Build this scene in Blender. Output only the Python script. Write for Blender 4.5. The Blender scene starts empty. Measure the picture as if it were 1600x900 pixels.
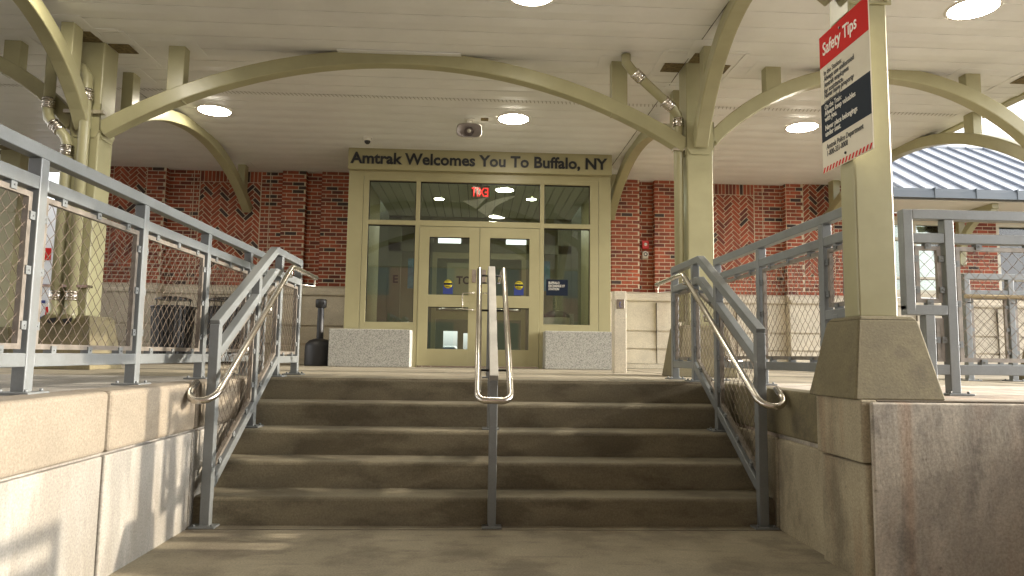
import bpy, bmesh, math, random
from mathutils import Vector, Matrix
R = math.radians
rnd = random.Random(7)
S = bpy.context.scene
COL = S.collection

# ------------------------------------------------------------------ camera, sky, sun, exposure
F = Vector((0.04896239, 0.99411048, 0.09668004)); RT = Vector((0.99862993, -0.05051361, 0.0136616)); UP = Vector((-0.0184648, -0.09587868, 0.99522175))
cd = bpy.data.cameras.new('camera'); cam = bpy.data.objects.new('camera', cd); COL.objects.link(cam)
cam.matrix_world = Matrix(((RT.x, UP.x, -F.x, 0.0), (RT.y, UP.y, -F.y, -5.5598), (RT.z, UP.z, -F.z, 1.0405), (0, 0, 0, 1)))
cd.sensor_width = 36; cd.lens = 1090.77 / 1600 * 36; cd.clip_start = 0.05; cd.clip_end = 3000
S.camera = cam
SUN_EL, SUN_AZ = 16.3, 92.0      # degrees; azimuth clockwise from +Y
W = bpy.data.worlds.new('World'); S.world = W; W.use_nodes = True
nt = W.node_tree; nt.nodes.clear()
sky = nt.nodes.new('ShaderNodeTexSky'); sky.sky_type = 'NISHITA'; sky.sun_disc = False
sky.sun_elevation = R(SUN_EL); sky.sun_rotation = R(SUN_AZ); sky.air_density = 1.0; sky.dust_density = 2.5; sky.ozone_density = 1.0
bgn = nt.nodes.new('ShaderNodeBackground'); bgn.inputs['Strength'].default_value = 0.15
wo = nt.nodes.new('ShaderNodeOutputWorld')
bw = nt.nodes.new('ShaderNodeRGBToBW'); nt.links.new(sky.outputs[0], bw.inputs[0])      # thin white cloud veil over the blue
tcw = nt.nodes.new('ShaderNodeTexCoord'); nw = nt.nodes.new('ShaderNodeTexNoise'); nw.inputs['Scale'].default_value = 3.0; nw.inputs['Detail'].default_value = 5
mw = nt.nodes.new('ShaderNodeMapping'); mw.inputs['Scale'].default_value = (1, 1, 3); nt.links.new(tcw.outputs['Generated'], mw.inputs[0]); nt.links.new(mw.outputs[0], nw.inputs['Vector'])
mrw = nt.nodes.new('ShaderNodeMapRange'); mrw.inputs['From Min'].default_value = 0.35; mrw.inputs['From Max'].default_value = 0.65; mrw.inputs['To Min'].default_value = 0.72; mrw.inputs['To Max'].default_value = 0.98; nt.links.new(nw.outputs['Fac'], mrw.inputs['Value'])
mulw = nt.nodes.new('ShaderNodeMath'); mulw.operation = 'MULTIPLY'; mulw.inputs[1].default_value = 1.7; nt.links.new(bw.outputs[0], mulw.inputs[0])
mxw = nt.nodes.new('ShaderNodeMix'); mxw.data_type = 'RGBA'; nt.links.new(mrw.outputs[0], mxw.inputs['Factor']); nt.links.new(sky.outputs[0], mxw.inputs['A']); nt.links.new(mulw.outputs[0], mxw.inputs['B'])
nt.links.new(mxw.outputs['Result'], bgn.inputs[0]); nt.links.new(bgn.outputs[0], wo.inputs[0])
sd = bpy.data.lights.new('sun', 'SUN'); sd.energy = 2.0; sd.angle = R(0.6); sd.color = (1.0, 0.87, 0.70)
sun = bpy.data.objects.new('sun', sd); COL.objects.link(sun)
ts = Vector((math.sin(R(SUN_AZ)) * math.cos(R(SUN_EL)), math.cos(R(SUN_AZ)) * math.cos(R(SUN_EL)), math.sin(R(SUN_EL))))
sun.rotation_euler = ts.to_track_quat('Z', 'Y').to_euler(); sun.location = ts * 40
S.render.engine = 'CYCLES'
S.view_settings.view_transform = 'Standard'; S.view_settings.look = 'None'; S.view_settings.gamma = 1
S.view_settings.exposure = 1.8
try:
    S.cycles.max_bounces = 8; S.cycles.diffuse_bounces = 5; S.cycles.glossy_bounces = 4; S.cycles.transparent_max_bounces = 12
    S.cycles.sample_clamp_indirect = 6; S.cycles.use_denoising = True
except Exception: pass
LAMP = 24.0

# ------------------------------------------------------------------ materials
MATS = {}
def mat(name, col, rough=0.6, metal=0.0, spec=None, var=0.0, scale=6.0, bump=0.0, bscale=60.0, col2=None, stain=None, emit=None, estr=0.0, stretch=(1, 1, 1), vcol=False, coat=0.0):
    if name in MATS: return MATS[name]
    m = bpy.data.materials.new(name); m.use_nodes = True; n = m.node_tree; N = n.nodes; L = n.links
    b = N['Principled BSDF']; b.inputs['Roughness'].default_value = rough; b.inputs['Metallic'].default_value = metal
    if spec is not None: b.inputs['Specular IOR Level'].default_value = spec
    if coat: b.inputs['Coat Weight'].default_value = coat
    c = (*col, 1)
    b.inputs['Base Color'].default_value = c
    tc = N.new('ShaderNodeTexCoord'); mp = N.new('ShaderNodeMapping'); mp.inputs['Scale'].default_value = stretch
    L.new(tc.outputs['Object'], mp.inputs[0])
    out = None
    if vcol:
        at = N.new('ShaderNodeAttribute'); at.attribute_name = 'Col'; out = at.outputs['Color']
    if var or col2:
        ns = N.new('ShaderNodeTexNoise'); ns.inputs['Scale'].default_value = scale; ns.inputs['Detail'].default_value = 8; ns.inputs['Roughness'].default_value = 0.62
        L.new(mp.outputs[0], ns.inputs['Vector'])
        rp = N.new('ShaderNodeValToRGB'); e = rp.color_ramp.elements
        e[0].position = 0.36; e[1].position = 0.66
        c2 = col2 if col2 else tuple(min(1, x * (1 + var)) for x in col)
        c1 = col if col2 else tuple(x * (1 - var) for x in col)
        L.new(ns.outputs['Fac'], rp.inputs[0])
        if vcol:
            e[0].color = (1 - var, 1 - var, 1 - var, 1); e[1].color = (1 + var, 1 + var, 1 + var, 1)
            mx = N.new('ShaderNodeMix'); mx.data_type = 'RGBA'; mx.blend_type = 'MULTIPLY'; mx.inputs['Factor'].default_value = 1
            L.new(out, mx.inputs['A']); L.new(rp.outputs[0], mx.inputs['B']); out = mx.outputs['Result']
        else:
            e[0].color = (*c1, 1); e[1].color = (*c2, 1); out = rp.outputs[0]
        # roughness variation
        mr = N.new('ShaderNodeMapRange'); mr.inputs['To Min'].default_value = max(0.02, rough - 0.1); mr.inputs['To Max'].default_value = min(1, rough + 0.1)
        L.new(ns.outputs['Fac'], mr.inputs['Value']); L.new(mr.outputs[0], b.inputs['Roughness'])
    if stain:   # list of (colour, scale, stretch, threshold, strength)
        for (sc, s_, st, th, k) in stain:
            m2 = N.new('ShaderNodeMapping'); m2.inputs['Scale'].default_value = st; L.new(tc.outputs['Object'], m2.inputs[0])
            n2 = N.new('ShaderNodeTexNoise'); n2.inputs['Scale'].default_value = s_; n2.inputs['Detail'].default_value = 7; n2.inputs['Roughness'].default_value = 0.6
            L.new(m2.outputs[0], n2.inputs['Vector'])
            r2 = N.new('ShaderNodeMapRange'); r2.inputs['From Min'].default_value = th - 0.075; r2.inputs['From Max'].default_value = th + 0.05; r2.inputs['To Max'].default_value = k
            L.new(n2.outputs['Fac'], r2.inputs['Value'])
            mx = N.new('ShaderNodeMix'); mx.data_type = 'RGBA'; L.new(r2.outputs[0], mx.inputs['Factor'])
            if out is None: mx.inputs['A'].default_value = c
            else: L.new(out, mx.inputs['A'])
            mx.inputs['B'].default_value = (*sc, 1); out = mx.outputs['Result']
    if stain:   # fine aggregate grain
        n3 = N.new('ShaderNodeTexNoise'); n3.inputs['Scale'].default_value = 95; n3.inputs['Detail'].default_value = 6; n3.inputs['Roughness'].default_value = 0.7; L.new(tc.outputs['Object'], n3.inputs['Vector'])
        r3 = N.new('ShaderNodeMapRange'); r3.inputs['From Min'].default_value = 0.3; r3.inputs['From Max'].default_value = 0.7; g_ = 0.06 if metal else 0.27; r3.inputs['To Min'].default_value = 1 - g_; r3.inputs['To Max'].default_value = 1 + g_; L.new(n3.outputs['Fac'], r3.inputs['Value'])
        m3 = N.new('ShaderNodeMix'); m3.data_type = 'RGBA'; m3.blend_type = 'MULTIPLY'; m3.inputs['Factor'].default_value = 1; L.new(out, m3.inputs['A']); L.new(r3.outputs[0], m3.inputs['B']); out = m3.outputs['Result']
    if out is not None: L.new(out, b.inputs['Base Color'])
    if bump:
        nb = N.new('ShaderNodeTexNoise'); nb.inputs['Scale'].default_value = bscale; nb.inputs['Detail'].default_value = 5
        L.new(mp.outputs[0], nb.inputs['Vector'])
        bp = N.new('ShaderNodeBump'); bp.inputs['Strength'].default_value = bump; bp.inputs['Distance'].default_value = 0.0016
        L.new(nb.outputs['Fac'], bp.inputs['Height']); L.new(bp.outputs[0], b.inputs['Normal'])
    if emit:
        b.inputs['Emission Color'].default_value = (*emit, 1); b.inputs['Emission Strength'].default_value = estr
    MATS[name] = m
    return m

OLIVE = mat('olive_cream_paint', (0.345, 0.325, 0.19), 0.34, var=0.07, scale=3, bump=0.15, bscale=35)
OLIVED = mat('olive_frame_paint', (0.34, 0.31, 0.175), 0.4, var=0.04, scale=3)
CEIL = mat('ceiling_plank', (0.75, 0.75, 0.73), 0.36, var=0.05, scale=1.5)
CEILT = mat('ceiling_trim', (0.77, 0.77, 0.75), 0.5)
SEAM = mat('ceiling_seam', (0.12, 0.11, 0.09), 0.8)
STEEL = mat('grey_rail_paint', (0.175, 0.188, 0.190), 0.38, metal=0.15, var=0.07, scale=5, bump=0.12, bscale=120, stain=[((0.14, 0.137, 0.13), 9, (1, 1, 0.4), 0.62, 0.3)])
FRAME = mat('panel_frame_metal', (0.23, 0.205, 0.175), 0.45, metal=0.45, var=0.2, scale=20)
WIRE = mat('woven_wire', (0.19, 0.15, 0.115), 0.42, metal=0.6, var=0.25, scale=30)
INOX = mat('brushed_stainless', (0.66, 0.62, 0.56), 0.24, metal=1.0, var=0.08, scale=14, bump=0.05, bscale=300, stretch=(1, 0.1, 1))
CONC = mat('tan_concrete', (0.262, 0.23, 0.162), 0.85, var=0.14, scale=2.2, bump=0.5, bscale=90,
           stain=[((0.13, 0.108, 0.075), 1.9, (1, 1, 1), 0.56, 0.65), ((0.06, 0.05, 0.04), 19, (1, 1, 1), 0.72, 0.7), ((0.12, 0.10, 0.075), 6, (0.4, 1.6, 1), 0.62, 0.5), ((0.29, 0.245, 0.18), 5, (1, 1, 1), 0.62, 0.4)])
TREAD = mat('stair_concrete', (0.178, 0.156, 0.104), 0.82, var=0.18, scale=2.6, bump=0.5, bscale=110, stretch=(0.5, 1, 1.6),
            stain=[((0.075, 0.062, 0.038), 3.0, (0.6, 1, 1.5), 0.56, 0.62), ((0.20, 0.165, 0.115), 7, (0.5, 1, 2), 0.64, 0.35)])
WALLC = mat('wall_concrete', (0.245, 0.232, 0.205), 0.88, var=0.12, scale=2.5, bump=0.6, bscale=70, stretch=(1, 1, 0.45),
            stain=[((0.19, 0.165, 0.13), 2.2, (1, 1, 0.35), 0.55, 0.5), ((0.38, 0.355, 0.31), 6, (1, 1, 0.2), 0.6, 0.5), ((0.16, 0.14, 0.12), 22, (1, 1, 1), 0.69, 0.6)])
WALLR = mat('stained_wall_concrete', (0.44, 0.40, 0.335), 0.88, var=0.24, scale=4, bump=0.8, bscale=60, stretch=(1, 1, 0.4),
            stain=[((0.38, 0.25, 0.175), 1.7, (1, 1, 0.28), 0.54, 0.55), ((0.26, 0.24, 0.21), 2.4, (1, 1, 0.5), 0.56, 0.65), ((0.46, 0.40, 0.31), 26, (1, 1, 0.8), 0.66, 0.5), ((0.40, 0.27, 0.18), 3.2, (1.6, 1, 0.03), 0.60, 0.55), ((0.12, 0.115, 0.105), 5.5, (1, 1, 0.6), 0.62, 0.6), ((0.05, 0.045, 0.04), 17, (1, 1, 1), 0.74, 0.8)])
WALLT = mat('brown_wall_concrete', (0.35, 0.305, 0.21), 0.88, var=0.12, scale=3, bump=0.7, bscale=60, stretch=(1, 1, 0.4),
            stain=[((0.25, 0.125, 0.06), 2.6, (0.3, 1.3, 0.12), 0.60, 0.5), ((0.10, 0.082, 0.055), 2.4, (1, 1, 0.5), 0.57, 0.6), ((0.12, 0.10, 0.08), 28, (1, 1, 1), 0.70, 0.6)])
FOOT = mat('pedestal_concrete', (0.155, 0.132, 0.072), 0.8, var=0.16, scale=4, bump=0.5, bscale=80, stain=[((0.075, 0.063, 0.042), 3.4, (1, 1, 1), 0.58, 0.5)])
LIME = mat('limestone', (0.56, 0.505, 0.40), 0.75, var=0.09, scale=3.5, bump=0.25, bscale=90, stain=[((0.42, 0.35, 0.26), 2.6, (1, 1, 0.6), 0.60, 0.4)])
JOINT = mat('dark_joint', (0.10, 0.09, 0.07), 0.95)
MORT = mat('mortar', (0.62, 0.55, 0.42), 0.95, var=0.1, scale=40)
BRICK = mat('red_brick', (0.25, 0.05, 0.03), 0.8, var=0.28, scale=3.5, bump=0.9, bscale=150, vcol=True)
RUBB = mat('black_plastic', (0.017, 0.017, 0.018), 0.5, var=0.2, scale=8, bump=0.2, bscale=200)
BLK = mat('black_metal', (0.012, 0.012, 0.013), 0.35)
DARKL = mat('sign_letter_black', (0.012, 0.014, 0.02), 0.45)
NAVY = mat('navy_print', (0.012, 0.018, 0.035), 0.7, spec=0.15)
NAVY2 = mat('navy_panel_print', (0.022, 0.03, 0.042), 0.75, spec=0.15)
REDP = mat('red_print', (0.58, 0.022, 0.018), 0.75, spec=0.15)
WHT = mat('white_print', (0.80, 0.77, 0.68), 0.45)
CREAM = mat('cream_sign_face', (0.68, 0.64, 0.52), 0.7, spec=0.2, var=0.03, scale=4)
YEL = mat('yellow_print', (0.50, 0.41, 0.02), 0.4)
BLU = mat('blue_print', (0.03, 0.05, 0.22), 0.4)
PLAST = mat('white_plastic', (0.68, 0.66, 0.60), 0.4)
REDB = mat('red_plastic', (0.50, 0.012, 0.012), 0.3)
BROWN = mat('rusty_plate', (0.16, 0.12, 0.05), 0.7, var=0.5, scale=25)
SOFF = mat('white_soffit', (0.74, 0.72, 0.66), 0.6, var=0.04, scale=2)
ROOFM = mat('standing_seam_roof', (0.60, 0.63, 0.68), 0.35, metal=0.25, var=0.12, scale=3)
ROOFR = mat('roof_rib', (0.20, 0.22, 0.26), 0.4, metal=0.3)
GUT = mat('gutter_metal', (0.10, 0.115, 0.13), 0.4, metal=0.4)
WFRM = mat('cream_window_frame', (0.60, 0.57, 0.47), 0.45)
BLIND = mat('green_window_shade', (0.30, 0.42, 0.37), 0.6, var=0.08, scale=2)
INWALL = mat('interior_wall', (0.17, 0.17, 0.115), 0.8, var=0.08, scale=1.5)
INCEIL = mat('interior_ceiling_slat', (0.50, 0.52, 0.44), 0.55)
INFLO = mat('interior_floor', (0.16, 0.15, 0.12), 0.35)
ASPH = mat('asphalt', (0.06, 0.06, 0.058), 0.9, var=0.2, scale=5, bump=0.5, bscale=60)
GREEN = mat('faded_green_cabinet', (0.40, 0.42, 0.31), 0.6, var=0.1, scale=3)
FARB = mat('far_pale_facade', (0.55, 0.53, 0.5), 0.8, var=0.1, scale=0.4)
FARR = mat('far_brick_facade', (0.28, 0.15, 0.11), 0.85, var=0.15, scale=0.5)
FARG = mat('far_window_glass', (0.05, 0.07, 0.09), 0.15)
CARP = mat('pale_car_paint', (0.62, 0.66, 0.66), 0.3, coat=0.5)
TYRE = mat('tyre_rubber', (0.02, 0.02, 0.02), 0.8)
LAMPM = mat('lamp_lens', (0.9, 0.85, 0.7), 0.4, emit=(1.0, 0.92, 0.75), estr=LAMP)
LAMPI = mat('interior_lamp_lens', (0.9, 0.9, 0.8), 0.4, emit=(1.0, 0.93, 0.75), estr=30)
EXITM = mat('exit_letter_glow', (0.7, 0.02, 0.02), 0.4, emit=(1.0, 0.03, 0.03), estr=0.9)
FROST = mat('frosted_film', (0.45, 0.46, 0.36), 0.6)
_n = FROST.node_tree; _t = _n.nodes.new('ShaderNodeBsdfTransparent'); _x = _n.nodes.new('ShaderNodeMixShader'); _x.inputs[0].default_value = 0.16
_n.links.new(_t.outputs[0], _x.inputs[1]); _n.links.new(_n.nodes['Principled BSDF'].outputs[0], _x.inputs[2]); _n.links.new(_x.outputs[0], _n.nodes['Material Output'].inputs[0])

def granite():
    m = bpy.data.materials.new('speckled_granite'); m.use_nodes = True; N = m.node_tree.nodes; L = m.node_tree.links
    b = N['Principled BSDF']; b.inputs['Roughness'].default_value = 0.6
    tc = N.new('ShaderNodeTexCoord'); v = N.new('ShaderNodeTexVoronoi'); v.inputs['Scale'].default_value = 120
    L.new(tc.outputs['Object'], v.inputs['Vector']); rp = N.new('ShaderNodeValToRGB'); e = rp.color_ramp.elements
    e[0].position = 0.0; e[0].color = (0.15, 0.15, 0.14, 1); e[1].position = 1; e[1].color = (0.42, 0.41, 0.37, 1)
    k = e.new(0.35); k.color = (0.30, 0.295, 0.265, 1); k = e.new(0.7); k.color = (0.38, 0.37, 0.33, 1)
    sp = N.new('ShaderNodeSeparateColor'); L.new(v.outputs['Color'], sp.inputs[0]); L.new(sp.outputs[0], rp.inputs[0]); L.new(rp.outputs[0], b.inputs['Base Color'])
    return m
GRAN = granite()
def glass(name, tint, refl=1.0):
    m = bpy.data.materials.new(name); m.use_nodes = True; N = m.node_tree.nodes; L = m.node_tree.links; N.clear()
    o = N.new('ShaderNodeOutputMaterial'); mx = N.new('ShaderNodeMixShader'); t = N.new('ShaderNodeBsdfTransparent'); g = N.new('ShaderNodeBsdfGlossy'); f = N.new('ShaderNodeFresnel')
    f.inputs['IOR'].default_value = 1.75; t.inputs[0].default_value = (*tint, 1); g.inputs['Roughness'].default_value = 0.02; g.inputs[0].default_value = (refl, refl, refl, 1)
    L.new(f.outputs[0], mx.inputs[0]); L.new(t.outputs[0], mx.inputs[1]); L.new(g.outputs[0], mx.inputs[2]); L.new(mx.outputs[0], o.inputs[0])
    return m
GLASS = glass('green_tinted_glass', (0.84, 0.90, 0.85))

# ------------------------------------------------------------------ mesh builder and object helpers
class MB:
    def __init__(s): s.v = []; s.f = []; s.sm = []; s.c = []; s.col = None
    def add(s, vs, fs, smooth=False):
        o = len(s.v); s.v += [tuple(v) for v in vs]
        for f in fs: s.f.append(tuple(i + o for i in f)); s.sm.append(smooth); s.c.append(s.col)
        return s
    def box(s, x0, x1, y0, y1, z0, z1):
        return s.add([(x0,y0,z0),(x1,y0,z0),(x1,y1,z0),(x0,y1,z0),(x0,y0,z1),(x1,y0,z1),(x1,y1,z1),(x0,y1,z1)],
                     [(0,3,2,1),(4,5,6,7),(0,1,5,4),(1,2,6,5),(2,3,7,6),(3,0,4,7)])
    def frustum(s, b, t, z0, z1):   # b,t = (x0,x1,y0,y1)
        return s.add([(b[0],b[2],z0),(b[1],b[2],z0),(b[1],b[3],z0),(b[0],b[3],z0),(t[0],t[2],z1),(t[1],t[2],z1),(t[1],t[3],z1),(t[0],t[3],z1)],
                     [(0,3,2,1),(4,5,6,7),(0,1,5,4),(1,2,6,5),(2,3,7,6),(3,0,4,7)])
    def bar(s, p, q, w, h, side=None):   # rectangular bar; w across 'side', h across the other
        p, q = Vector(p), Vector(q); d = (q - p).normalized()
        if side is None:
            side = Vector((1,0,0)) if abs(d.x) < 0.9 else Vector((0,1,0))
        side = Vector(side); side = (side - d * side.dot(d)).normalized(); u = d.cross(side)
        vs = []
        for c in (p, q):
            for a, b in ((-1,-1),(1,-1),(1,1),(-1,1)): vs.append(c + side * (a * w / 2) + u * (b * h / 2))
        return s.add(vs, [(0,1,2,3),(7,6,5,4),(0,4,5,1),(1,5,6,2),(2,6,7,3),(3,7,4,0)])
    def sweep(s, pts, prof, side, closed=False, smooth=False, cap=True):   # prof: list of (a,b) around path; a along 'side'
        pts = [Vector(p) for p in pts]; n = len(pts); m = len(prof); vs = []; side = Vector(side)
        for i, p in enumerate(pts):
            if i == 0: d = pts[1] - p
            elif i == n - 1: d = p - pts[i-1]
            else: d = (pts[i+1] - p).normalized() + (p - pts[i-1]).normalized()
            d.normalize()
            sd_ = (side - d * side.dot(d)); sd_.normalize(); u = d.cross(sd_)
            for a, b in prof: vs.append(p + sd_ * a + u * b)
        fs = []
        for i in range(n - 1):
            for j in range(m):
                k = (j + 1) % m; fs.append((i*m+j, i*m+k, (i+1)*m+k, (i+1)*m+j))
        s.add(vs, fs, smooth)
        if cap:
            o = len(s.v) - n*m
            s.f.append(tuple(o + j for j in reversed(range(m)))); s.sm.append(False); s.c.append(s.col)
            s.f.append(tuple(o + (n-1)*m + j for j in range(m))); s.sm.append(False); s.c.append(s.col)
        return s
    def tube(s, pts, r, n=10, cap=True):
        pts = [Vector(p) for p in pts]; N = len(pts); vs = []; nrm = None
        for i, p in enumerate(pts):
            if i == 0: d = pts[1] - p
            elif i == N - 1: d = p - pts[i-1]
            else: d = (pts[i+1] - p).normalized() + (p - pts[i-1]).normalized()
            d.normalize()
            if nrm is None:
                nrm = Vector((0,0,1)) if abs(d.z) < 0.9 else Vector((1,0,0))
            nrm = (nrm - d * nrm.dot(d)).normalized(); b = d.cross(nrm)
            for j in range(n):
                a = 2*math.pi*j/n; vs.append(p + nrm*(math.cos(a)*r) + b*(math.sin(a)*r))
        fs = []
        for i in range(N - 1):
            for j in range(n):
                k = (j+1) % n; fs.append((i*n+j, i*n+k, (i+1)*n+k, (i+1)*n+j))
        s.add(vs, fs, True)
        if cap:
            o = len(s.v) - N*n
            s.f.append(tuple(o + j for j in reversed(range(n)))); s.sm.append(False); s.c.append(s.col)
            s.f.append(tuple(o + (N-1)*n + j for j in range(n))); s.sm.append(False); s.c.append(s.col)
        return s
    def lathe(s, c, prof, n=28, axis='z'):
        vs = []; m = len(prof)
        for j in range(n):
            a = 2*math.pi*j/n
            for r, z in prof:
                x, y = math.cos(a)*r, math.sin(a)*r
                vs.append((c[0]+x, c[1]+y, c[2]+z) if axis == 'z' else (c[0]+x, c[1]+z, c[2]+y))
        fs = []
        for j in range(n):
            k = (j+1) % n
            for i in range(m-1):
                f = (j*m+i, k*m+i, k*m+i+1, j*m+i+1); fs.append(f if axis == 'z' else f[::-1])
        return s.add(vs, fs, True)
    def prism(s, poly, a, b, axis='y'):   # poly 2D CCW in (x,z) for 'y', (y,z) for 'x', (x,y) for 'z'
        def P(u, v, t):
            return {'y': (u, t, v), 'x': (t, u, v), 'z': (u, v, t)}[axis]
        n = len(poly); vs = [P(u, v, a) for u, v in poly] + [P(u, v, b) for u, v in poly]
        fs = [tuple(range(n)), tuple(reversed(range(n, 2*n)))] + [(i, n+i, n+(i+1) % n, (i+1) % n) for i in range(n)]
        return s.add(vs, fs)
    def make(s, name, m, parent=None, bevel=0.0, fixn=True, seg=2):
        off = origin(parent); me = bpy.data.meshes.new(name)
        me.from_pydata([(v[0]-off.x, v[1]-off.y, v[2]-off.z) for v in s.v], [], s.f)
        if fixn:
            bm = bmesh.new(); bm.from_mesh(me)
            sm = s.sm
            bmesh.ops.recalc_face_normals(bm, faces=bm.faces); bm.to_mesh(me); bm.free()
        me.polygons.foreach_set('use_smooth', s.sm)
        if any(c is not None for c in s.c):
            at = me.color_attributes.new('Col', 'FLOAT_COLOR', 'CORNER'); buf = []
            for p, c in zip(me.polygons, s.c):
                cc = c or (0.5, 0.5, 0.5); buf += [cc[0], cc[1], cc[2], 1.0] * p.loop_total
            at.data.foreach_set('color', buf)
        me.materials.append(m); me.update()
        o = bpy.data.objects.new(name, me); COL.objects.link(o)
        if parent is not None:
            o.parent = parent
        if bevel:
            md = o.modifiers.new('bevel', 'BEVEL'); md.width = bevel; md.segments = seg; md.limit_method = 'ANGLE'; md.angle_limit = R(35)
        return o
def origin(p):
    v = Vector((0,0,0))
    while p is not None: v += p.location; p = p.parent
    return v
def thing(name, label, cat, loc=(0,0,0), group=None):
    o = bpy.data.objects.new(name, None); COL.objects.link(o); o.location = loc; o.empty_display_size = 0.2
    o['label'] = label; o['category'] = cat
    if group: o['group'] = group
    return o
def tag(o, label, cat, group=None):
    o['label'] = label; o['category'] = cat
    if group: o['group'] = group
    return o
def struct(o): o['kind'] = 'structure'; return o
def top(mb, name, m, label, cat, loc, bevel=0.0, group=None):
    """single mesh thing with its origin at loc"""
    e = bpy.data.objects.new('tmp', None); e.location = loc
    o = mb.make(name, m, None, bevel)
    for v in o.data.vertices: v.co -= Vector(loc)
    o.location = loc; bpy.data.objects.remove(e)
    return tag(o, label, cat, group)
def text(name, body, size, loc, rot, m, parent, bold=0.0, align='LEFT', width=None, extr=0.0015, mirror=False, space=1.0):
    c = bpy.data.curves.new(name, 'FONT'); c.body = body; c.size = size; c.align_x = align; c.align_y = 'BOTTOM_BASELINE'; c.extrude = extr; c.offset = bold; c.space_line = space
    c.resolution_u = 3
    t = bpy.data.objects.new('tmp_text', c); COL.objects.link(t)
    me = bpy.data.meshes.new_from_object(t, depsgraph=bpy.context.evaluated_depsgraph_get())
    bpy.data.objects.remove(t)
    xs = [v.co.x for v in me.vertices]; w = max(xs) - min(xs); sx = (width / w) if width else 1.0
    if mirror: sx = -sx
    M = Matrix.Translation(Vector(loc) - origin(parent)) @ rot.to_4x4() @ Matrix.Diagonal((sx, 1, 1, 1))
    me.transform(M)
    if mirror: me.flip_normals()
    me.name = name; me.materials.clear(); me.materials.append(m)
    o = bpy.data.objects.new(name, me); COL.objects.link(o); o.parent = parent
    return o
FACE_Y = Matrix(((1,0,0),(0,0,-1),(0,1,0)))      # text read from -Y side
FACE_X = Matrix(((0,0,-1),(-1,0,0),(0,1,0)))     # text read from -X side (reads towards -Y)

def brick_colour():
    t = rnd.random()
    if t < 0.055: b = (0.045, 0.026, 0.024)
    elif t < 0.20: b = (0.16, 0.036, 0.022)
    else: b = (0.29, 0.066, 0.030)
    k = 0.82 + 0.36 * rnd.random()
    return tuple(x * k for x in b)
def clip(poly, x0, x1, z0, z1):
    def c1(P, f, g):
        out = []
        for i in range(len(P)):
            a, b = P[i], P[(i+1) % len(P)]; fa, fb = f(a), f(b)
            if fa >= 0: out.append(a)
            if (fa >= 0) != (fb >= 0): t = fa / (fa - fb); out.append((a[0]+(b[0]-a[0])*t, a[1]+(b[1]-a[1])*t))
        return out
    for f in (lambda p: p[0]-x0, lambda p: x1-p[0], lambda p: p[1]-z0, lambda p: z1-p[1]):
        if len(poly) < 3: return []
        poly = c1(poly, f, None)
    return poly
PIT = 0.0677; BL = 0.2032; MJ = 0.0145
def running(mb, x0, x1, z0, z1, Y, axis='y', depth=0.007, flip=1):
    """running bond bricks on the face at Y (axis 'y') or X (axis 'x')"""
    z = z0; r = 0
    while z < z1 - 0.01:
        zt = min(z + PIT, z1); u = x0 - (BL/2 if r % 2 else 0) - 0.03
        while u < x1:
            a, b = max(x0, u + MJ/2), min(x1, u + BL - MJ/2)
            if b - a > 0.02:
                mb.col = brick_colour()
                if axis == 'y': mb.box(a, b, Y - depth, Y + 0.02, z + MJ/2, zt - MJ/2)
                else: mb.box(min(Y, Y + flip*depth), max(Y, Y + flip*depth), a, b, z + MJ/2, zt - MJ/2)
            u += BL
        z += PIT; r += 1
def soldier(mb, x0, x1, z0, z1, Y):
    n = max(1, round((x1-x0)/PIT)); p = (x1-x0)/n
    for i in range(n):
        mb.col = brick_colour(); mb.box(x0+i*p+MJ/2, x0+(i+1)*p-MJ/2, Y-0.007, Y+0.02, z0+MJ/2, z1-MJ/2)
def herring(mb, x0, x1, z0, z1, Y):
    """45 degree herringbone clipped to the panel"""
    w = PIT; L = w * 3; g = MJ/2; c, s = math.cos(R(45)), math.sin(R(45)); cx, cz = (x0+x1)/2, z0
    n = 60
    for i in range(-n, n):
        for j in range(-12, 12):
            # classic 3:1 herringbone lattice: step (w,w) along the diagonal, 2L across
            ox = i*w + j*L*2 * 0.5; oz = i*w - j*L*2 * 0.5
            for k in (0, 1):
                if k == 0: r_ = (ox, oz, ox+L, oz+w)
                else: r_ = (ox + L, oz + w - L, ox + L + w, oz + w)
                q = [(r_[0]+g, r_[1]+g), (r_[2]-g, r_[1]+g), (r_[2]-g, r_[3]-g), (r_[0]+g, r_[3]-g)]
                q = [((a*c - b*s) + cx, (a*s + b*c) + cz) for a, b in q]
                if max(p[0] for p in q) < x0 or min(p[0] for p in q) > x1 or max(p[1] for p in q) < z0 or min(p[1] for p in q) > z1: continue
                q = clip(q, x0, x1, z0, z1)
                if len(q) >= 3:
                    mb.col = brick_colour(); mb.prism(q, Y - 0.007, Y + 0.01)

# ------------------------------------------------------------------ ground, landing, platform, stairs
H = 0.85; XL, XR = -1.687, 1.881; RS, TR = 0.17, 0.2897; ZC = 4.22; YW = 6.75
g = MB(); g.box(-400, 400, -400, 400, -0.4, -0.012); struct(g.make('ground', ASPH))
g = MB(); g.box(XL - 0.02, 3.4, -14, 0.3, -0.2, 0.0); struct(g.make('lower_landing', CONC))
g = MB()
for a, b in ((-1.55, 0.09), (0.11, 1.75)): pass
g.box(XL, XR, -1.262, -1.256, 0.0, 0.003); struct(g.make('landing_joint', JOINT))
# platform slabs: behind the stairs, left and right blocks (tops); butt joints
g = MB(); g.box(-14, 14, 0.0, 14, -0.2, H); o = g.make('platform', CONC); struct(o)
g = MB()
# faint broom / joint lines on the platform
for yy in (2.2, 4.4): g.box(-8, 9, yy, yy + 0.012, H, H + 0.0025)
for xx in (-4.9, -2.0, 0.1, 2.2, 5.0): g.box(xx, xx + 0.012, 0.3, 6.4, H, H + 0.003)
struct(g.make('platform_joint', JOINT))
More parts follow.
